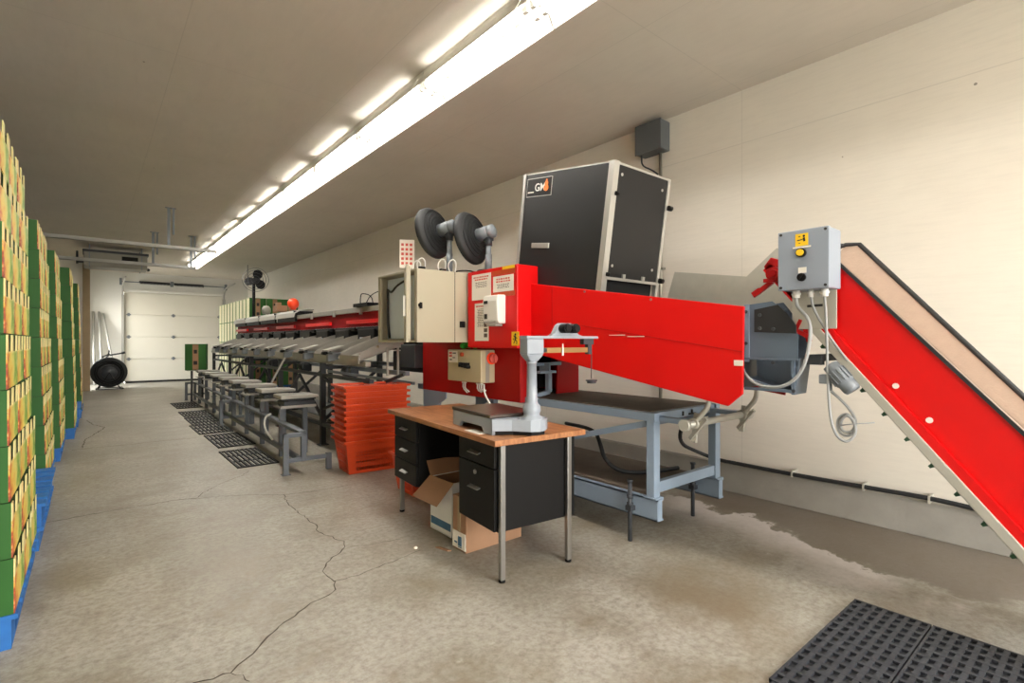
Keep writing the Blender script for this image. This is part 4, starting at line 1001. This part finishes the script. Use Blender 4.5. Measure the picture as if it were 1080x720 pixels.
o = MB().tube([(3.35, 1.06, 1.852), (3.3, 1.10, 1.86), (3.2, 1.12, 1.855), (2.9, 1.08, 1.80), (2.77, .98, 1.78)], .011, 8, sub=2).build('head_cable', 'rubber'); recenter(o)
tag(o, 'short black cable leaving the control box over the conveyor top', 'cable')
# corrugated hose along the wall
pts = [(4.25, .45, .235 + .012), (4.25, .578, .256), (4.25, .75, .268), (4.25, .906, .272), (4.25, 1.22, .266), (4.25, 1.678, .258), (4.25, 2.1, .262), (4.25, 2.33, .262), (4.16, 2.5, .33), (3.9, 2.45, .42), (3.62, 2.3, .56), (3.56, 2.2, .72), (3.50, 2.25, .80)]
o = MB().tube(pts, .016, 8, sub=2).build('corrugated_hose', 'rubber')
for y in (1.22, .85, 1.7):
    q = MB().box(4.232, 4.33, y - .006, y + .006, .24, .288).build('clip', 'galv'); q.parent = o
tag(o, 'black corrugated hose running along the concrete curb into the frame', 'hose')
o = MB().tube([(3.46, 3.4, .53), (3.3, 3.0, .56), (3.1, 2.72, .58), (2.95, 2.55, .56), (2.9, 2.45, .42), (3.0, 2.35, .34), (3.3, 2.25, .335), (3.45, 2.2, .34)], .016, 8, sub=3).build('frame_hose', 'rubber'); recenter(o)
tag(o, 'black hose looping down onto the lower deck of the frame', 'hose')

# ------------------------------------------------------------------ desk with platform scale
DZ = -math.radians(5.2)
t = thing('desk', 'black steel desk with wood grain top and two drawer pedestals', 'desk', (1.655, 2.150, 0), DZ)
W, LN, H0 = .645, 1.57, .772
k = MB().box(0, W, 0, LN, H0 - .032, H0); k.build('desktop', 'desktop', t, local=True, bevel=.003)
for x, y in ((.062, .012), (.53, .012), (.062, LN - .16), (.53, LN - .16)):
    l = MB().box(x - .015, x + .015, y - .0, y + .03, .012, H0 - .032).build('leg', 'chrome', t, local=True, bevel=.003)
    MB().cyl((x, y + .015, 0), (x, y + .015, .014), .019, n=12).build('foot', 'black', l, local=True)
def drawer(y0, y1, z0, z1, lock=False, hz=None):
    d = MB().box(.028, .05, y0 + .004, y1 - .004, z0 + .003, z1 - .003).build('drawer', 'black', t, local=True, bevel=.003)
    zc = hz if hz else (z0 + z1) / 2; yc = (y0 + y1) / 2
    MB().hexa([(.004, yc - .058, zc - .008), (.028, yc - .058, zc - .002), (.028, yc + .058, zc - .002), (.004, yc + .058, zc - .008), (.004, yc - .058, zc - .003), (.028, yc - .058, zc + .006), (.028, yc + .058, zc + .006), (.004, yc + .058, zc - .003)]).build('handle', 'chrome', d, local=True, bevel=.002)
    if lock: MB().cyl((.028, yc, z1 - .05), (.02, yc, z1 - .05), .013, n=14).build('lock', 'chrome', d, local=True)
MB().box(.05, W - .05, .045, .46, .26, H0 - .034).build('pedestal', 'black', t, local=True, bevel=.004)
MB().box(.05, W - .05, 1.08, 1.50, .26, H0 - .034).build('pedestal', 'black', t, local=True, bevel=.004)
MB().box(.5, .515, .46, 1.08, .33, H0 - .034).build('modesty_panel', 'black', t, local=True)
drawer(.05, .455, .605, .735); drawer(.05, .455, .262, .605, True, hz=.47)
for z0, z1 in ((.262, .42), (.42, .578), (.578, .735)): drawer(1.085, 1.495, z0, z1)

t = thing('platform_scale', 'grey cast iron beam scale standing on the desk', 'scale', (1.742, 2.290, H0), -math.radians(6.5))
b = MB().prism([(0, 0), (0, .085), (.0, .085), (.0, .09), (.33, .09), (.33, 0), (.25, 0), (.23, .03), (.10, .03), (.08, 0)], 'y', 0, .02)
b.prism([(0, 0), (.09, 0), (.12, .035), (.37, .035), (.40, 0), (.49, 0), (.49, .09), (0, .09)], 'x', 0, .02).prism([(0, 0), (.09, 0), (.12, .035), (.37, .035), (.40, 0), (.49, 0), (.49, .09), (0, .09)], 'x', .31, .33)
b.box(.0, .33, .47, .49, 0.0, .09).box(.02, .31, .02, .47, .05, .09)
b.prism([(0, 0), (.10, -.05), (.17, -.135), (.22, -.155), (.27, -.14), (.32, -.09), (.33, 0)], 'z', .022, .088)
b.build('base_casting', 'castgrey', t, local=True, bevel=.008)
MB().prism([(.02, -.0), (.11, -.05), (.18, -.13), (.27, -.13), (.31, -.02)], 'z', .0, .022).build('base_pad', 'black', t, local=True)
MB().box(-.005, .335, .015, .495, .092, .112).build('platform_plate', 'plate_brown', t, local=True, bevel=.004)
cx, cy = .22, -.075
MB().lathe([(.075, .08), (.07, .095), (.046, .105), (.046, .12), (.052, .13), (.05, .16), (.036, .175), (.033, .19), (.036, .2), (.031, .21), (.027, .40), (.030, .40), (.030, .415), (.026, .415), (.026, .435)], (cx, cy, 0), (0, 0, 1), n=24).build('column', 'castgrey', t, local=True)
hd = MB().hexa([(cx - .026, cy - .026, .415), (cx + .026, cy - .026, .415), (cx + .026, cy + .026, .415), (cx - .026, cy + .026, .415), (cx - .058, cy - .04, .455), (cx + .058, cy - .04, .455), (cx + .058, cy + .04, .455), (cx - .058, cy + .04, .455)]).box(cx - .058, cx + .058, cy - .04, cy + .04, .455, .545)
hd.build('head_box', 'castgrey', t, local=True, bevel=.006)
MB().box(cx - .066, cx + .47, cy - .045, cy + .03, .545, .56).build('beam_shelf', 'castgrey', t, local=True, bevel=.003)
arc = [(cx + .12, .56), (cx + .15, .575), (cx + .165, .60), (cx + .18, .625), (cx + .20, .637), (cx + .275, .637), (cx + .295, .625), (cx + .315, .59), (cx + .335, .57), (cx + .37, .56)]
MB().prism(arc, 'y', cy - .02, cy + .02).build('arch_housing', 'castgrey', t, local=True, bevel=.003)
for x in (cx + .205, cx + .27):
    MB().cyl((x, cy - .02, .605), (x, cy - .075, .605), .028, n=18).cyl((x, cy - .075, .605), (x, cy - .085, .605), .022, n=18).build('adjusting_knob', 'black', t, local=True, bevel=.002)
MB().box(cx + .075, cx + .42, cy - .025, cy - .015, .462, .492).build('beam_bar', 'brass', t, local=True)
MB().cyl((cx + .06, cy - .02, .478), (cx + .085, cy - .02, .478), .014, n=10).box(cx + .36, cx + .44, cy - .035, cy, .51, .545).box(cx + .40, cx + .43, cy - .03, cy - .0, .45, .515).build('beam_bearing', 'darksteel', t, local=True)
MB().hexa([(cx + .195, cy - .034, .445), (cx + .207, cy - .034, .445), (cx + .207, cy - .028, .445), (cx + .195, cy - .028, .445), (cx + .199, cy - .034, .515), (cx + .203, cy - .034, .515), (cx + .203, cy - .028, .515), (cx + .199, cy - .028, .515)]).build('poise', 'white', t, local=True)
MB().cyl((cx + .435, cy - .02, .30), (cx + .435, cy - .02, .46), .003, n=6).cyl((cx + .435, cy - .02, .285), (cx + .435, cy - .02, .292), .036, n=18).cyl((cx + .435, cy - .02, .272), (cx + .435, cy - .02, .285), .028, n=18).build('weight_hanger', 'darksteel', t, local=True)
o = MB().box(0, .07, 0, .17, 0, .0012).build('paper_slip', 'paper'); o.location = (1.70, 2.36, H0 + .0005); o.rotation_euler = (0, 0, DZ)
tag(o, 'white paper slip lying on the desk beneath the scale edge', 'paper')

# boxes under the desk
t = thing('white_box', 'open white cardboard box with folded out flap under the desk', 'box', (2.02, 2.99, 0))
k = MB()
for a in ((1.84, 1.845, 2.86, 3.13), (2.19, 2.195, 2.86, 3.13), (1.845, 2.19, 2.86, 2.865), (1.845, 2.19, 3.125, 3.13)): k.box(*a, 0, .36)
k.box(1.84, 2.195, 2.86, 3.13, 0, .006)
k.build('body', 'whitecard', t)
MB().box(1.8375, 1.84, 2.87, 3.12, .04, .09).build('blue_print', 'bluelabel', t)
MB().hexa([(1.84, 2.84, .362), (1.84, 3.14, .362), (1.72, 3.17, .235), (1.72, 2.85, .235), (1.843, 2.84, .366), (1.843, 3.14, .366), (1.723, 3.17, .239), (1.723, 2.85, .239)]).build('front_flap', 'cardboard', t)
MB().hexa([(1.84, 3.128, .36), (2.19, 3.128, .36), (2.16, 3.2, .45), (1.85, 3.2, .45), (1.84, 3.131, .362), (2.19, 3.131, .362), (2.16, 3.203, .452), (1.85, 3.203, .452)]).box(2.192, 2.197, 2.87, 3.12, .36, .46).box(1.846, 1.849, 2.866, 3.124, .01, .355).box(2.186, 2.189, 2.866, 3.124, .01, .355).box(1.849, 2.186, 3.121, 3.124, .01, .355).build('inner_board', 'cardboard', t)
t = thing('brown_box', 'brown cardboard box with white shipping label beside the drawer pedestal', 'box', (1.98, 2.665, 0))
MB().box(1.775, 2.22, 2.595, 2.745, 0, .335).build('body', 'cardboard', t, bevel=.004)
lb = MB().box(1.772, 1.775, 2.60, 2.742, .012, .115).build('shipping_label', 'paper', t)
MB().box(1.7705, 1.772, 2.64, 2.68, .03, .09).box(1.7705, 1.772, 2.69, 2.72, .04, .05).box(1.7705, 1.772, 2.64, 2.68, .02, .026).build('label_print', 'bluelabel', lb)
MB().box(1.772, 1.775, 2.655, 2.685, .115, .335).build('tape_strip', 'woodtrim', t)
o = MB().prism([(0, 0), (.10, -.01), (.12, .008), (.02, .022)], 'z', 0, .006).build('cardboard_scrap', 'cardboard'); o.location = (1.68, 2.80, 0); o.rotation_euler = (0, 0, -1.2)
tag(o, 'torn brown cardboard strip on the floor before the white box', 'scrap')
o = MB().ball((0, 0, .008), .012, n=8, squash=.7).build('paper_crumb', 'paper'); o.location = (1.58, 2.85, 0); recenter(o); o.location = (1.575, 2.86, 0)
tag(o, 'tiny white paper crumb on the floor near the desk', 'litter')

# ------------------------------------------------------------------ orange crates
def make_crate():
    t = thing('picking_crate', 'x', 'crate', (0, 0, 0), 0, None)
    Hc = .33
    def P(sx, sy, z, o=0.0):
        f = z / Hc
        return (sx * (.272 + .045 * f + o), sy * (.160 + .045 * f + o), z)
    def band(b, z0, z1, o0, o1, th=.004):
        for (s0, s1) in (((-1, -1), (1, -1)), ((1, -1), (1, 1)), ((1, 1), (-1, 1)), ((-1, 1), (-1, -1))):
            b.hexa([P(*s0, z0, o0), P(*s1, z0, o0), P(*s1, z0, o0 - th), P(*s0, z0, o0 - th), P(*s0, z1, o1), P(*s1, z1, o1), P(*s1, z1, o1 - th), P(*s0, z1, o1 - th)])
    b = MB()
    band(b, 0, .03, 0, 0); band(b, .095, .107, 0, 0); band(b, .165, .177, 0, 0); band(b, .23, .278, 0, 0); band(b, .292, .305, 0, .0)
    def ribs(z0, z1, nx, ny, th=.004, fill=.30):
        for side in range(4):
            n = nx if side % 2 == 0 else ny
            for i in range(n + 1):
                u = -1 + 2 * i / n; e = fill / n
                u0, u1 = max(-1, u - e), min(1, u + e)
                if abs(u) > .8: u0, u1 = (max(-1, u - 1.4 / n), min(1, u + 1.4 / n))
                s = 1 if side in (0, 3) else -1
                q = (lambda uu, z, o: P(uu, -1 if side == 0 else 1, z, o)) if side % 2 == 0 else (lambda uu, z, o: P(1 if side == 1 else -1, uu, z, o))
                def fix(uu, z, o):
                    p = q(uu, z, o); return p
                b.hexa([fix(u0, z0, 0), fix(u1, z0, 0), fix(u1, z0, -th), fix(u0, z0, -th), fix(u0, z1, 0), fix(u1, z1, 0), fix(u1, z1, -th), fix(u0, z1, -th)])
    ribs(.03, .23, 22, 14); ribs(.278, .292, 30, 20, fill=.5)
    b.hexa([P(-1, -1, 0), P(1, -1, 0), P(1, 1, 0), P(-1, 1, 0), P(-1, -1, .006), P(1, -1, .006), P(1, 1, .006), P(-1, 1, .006)])
    b.build('basket', 'orange', t, local=True)
    r = MB(); band(r, .308, .33, .024, .026, .03)
    r.build('rim', 'orange', t, local=True, bevel=.003)
    return t
cr = make_crate()
CO = ['bottom', 'second from the bottom', 'third from the bottom', 'fourth from the bottom', 'fifth from the bottom', 'fifth from the top', 'fourth from the top', 'third from the top', 'second from the top', 'topmost']
for i in range(10):
    o = cr if i == 0 else copy_tree(cr)
    o.location = (2.235 + (0 if i < 3 else random.uniform(-.004, .004)), 5.005 + random.uniform(-.003, .003), .0595 * i)
    o.rotation_euler = (0, 0, -math.radians(5) + random.uniform(-.012, .012))
    o['label'] = 'orange plastic picking crate, %s of the nested stack' % CO[i]; o['group'] = 'nested orange crates beside the sorting line'
o = copy_tree(cr); o.location = (2.37, 3.97, 0); o.rotation_euler = (0, 0, -math.radians(3))
o['label'] = 'single orange crate on the floor behind the black desk'
if 'group' in o: del o['group']

# ------------------------------------------------------------------ rubber tiles in the foreground
def rubber_tile(x0, x1, y0, y1, label, teeth):
    b = MB()
    px, py = .062, .041
    nx, ny = round((x1 - x0) / px), round((y1 - y0) / py)
    px, py = (x1 - x0) / nx, (y1 - y0) / ny
    b.box(x0, x1, y0, y1, 0, .0035)
    for i in range(nx + 1):
        x = x0 + i * px; w = .0095; b.box(max(x0, x - w), min(x1, x + w), y0, y1, .0035, .0155)
    for j in range(ny + 1):
        y = y0 + j * py; w = .0095; b.box(x0, x1, max(y0, y - w), min(y1, y + w), .0035, .0149)
    o = b.build('rubber_tile', 'matrubber')
    if teeth:
        q = MB()
        for j in range(ny): q.box(x0 - .022, x0, y0 + (j + .2) * py, y0 + (j + .7) * py, .0, .012)
        if True:
            for i in range(nx): pass
        q = q.build('edge_teeth', 'matrubber'); q.parent = o
    tag(o, label, 'floor mat')
    return o
rubber_tile(2.0, 2.95, .583, .885, 'grey perforated rubber floor tile at the front, the one farther up the floor', True)
rubber_tile(2.0, 2.95, -.40, .577, 'grey perforated rubber floor tile cut off by the picture edge below', True)

# ------------------------------------------------------------------ light
w = bpy.data.worlds.new('world'); SC.world = w; w.use_nodes = True
nt = w.node_tree; bg = nt.nodes['Background']
tc = nt.nodes.new('ShaderNodeTexCoord'); sep = nt.nodes.new('ShaderNodeSeparateXYZ'); nt.links.new(tc.outputs['Generated'], sep.inputs[0])
nt.links.new(mixc(nt, ramp(nt, sep.outputs['Z'], [(0.0, 0.0), (0.6, 1.0)]), (1.0, .92, .80), (.80, .90, 1.0)), bg.inputs['Color'])
bg.inputs['Strength'].default_value = 18.0
pl = bpy.data.lights.new('doorway_portal', 'AREA'); pl.shape = 'RECTANGLE'; pl.size = 4.25; pl.size_y = 3.0; pl.cycles.is_portal = True
po = bpy.data.objects.new('doorway_portal', pl); COL.objects.link(po); po.location = (1.925, YN - .1, 1.5); po.rotation_euler = (-PI / 2, 0, PI)
p2 = bpy.data.lights.new('side_door_portal', 'AREA'); p2.shape = 'RECTANGLE'; p2.size = 1.85; p2.size_y = 2.6; p2.cycles.is_portal = True
q2 = bpy.data.objects.new('side_door_portal', p2); COL.objects.link(q2); q2.location = (-.2, 18.675, 1.3); q2.rotation_euler = (PI / 2, 0, -PI / 2)
vs = SC.view_settings; vs.view_transform = 'Standard'; vs.look = 'None'; vs.gamma = 1.0; vs.exposure = 0.0; vs.use_curve_mapping = False
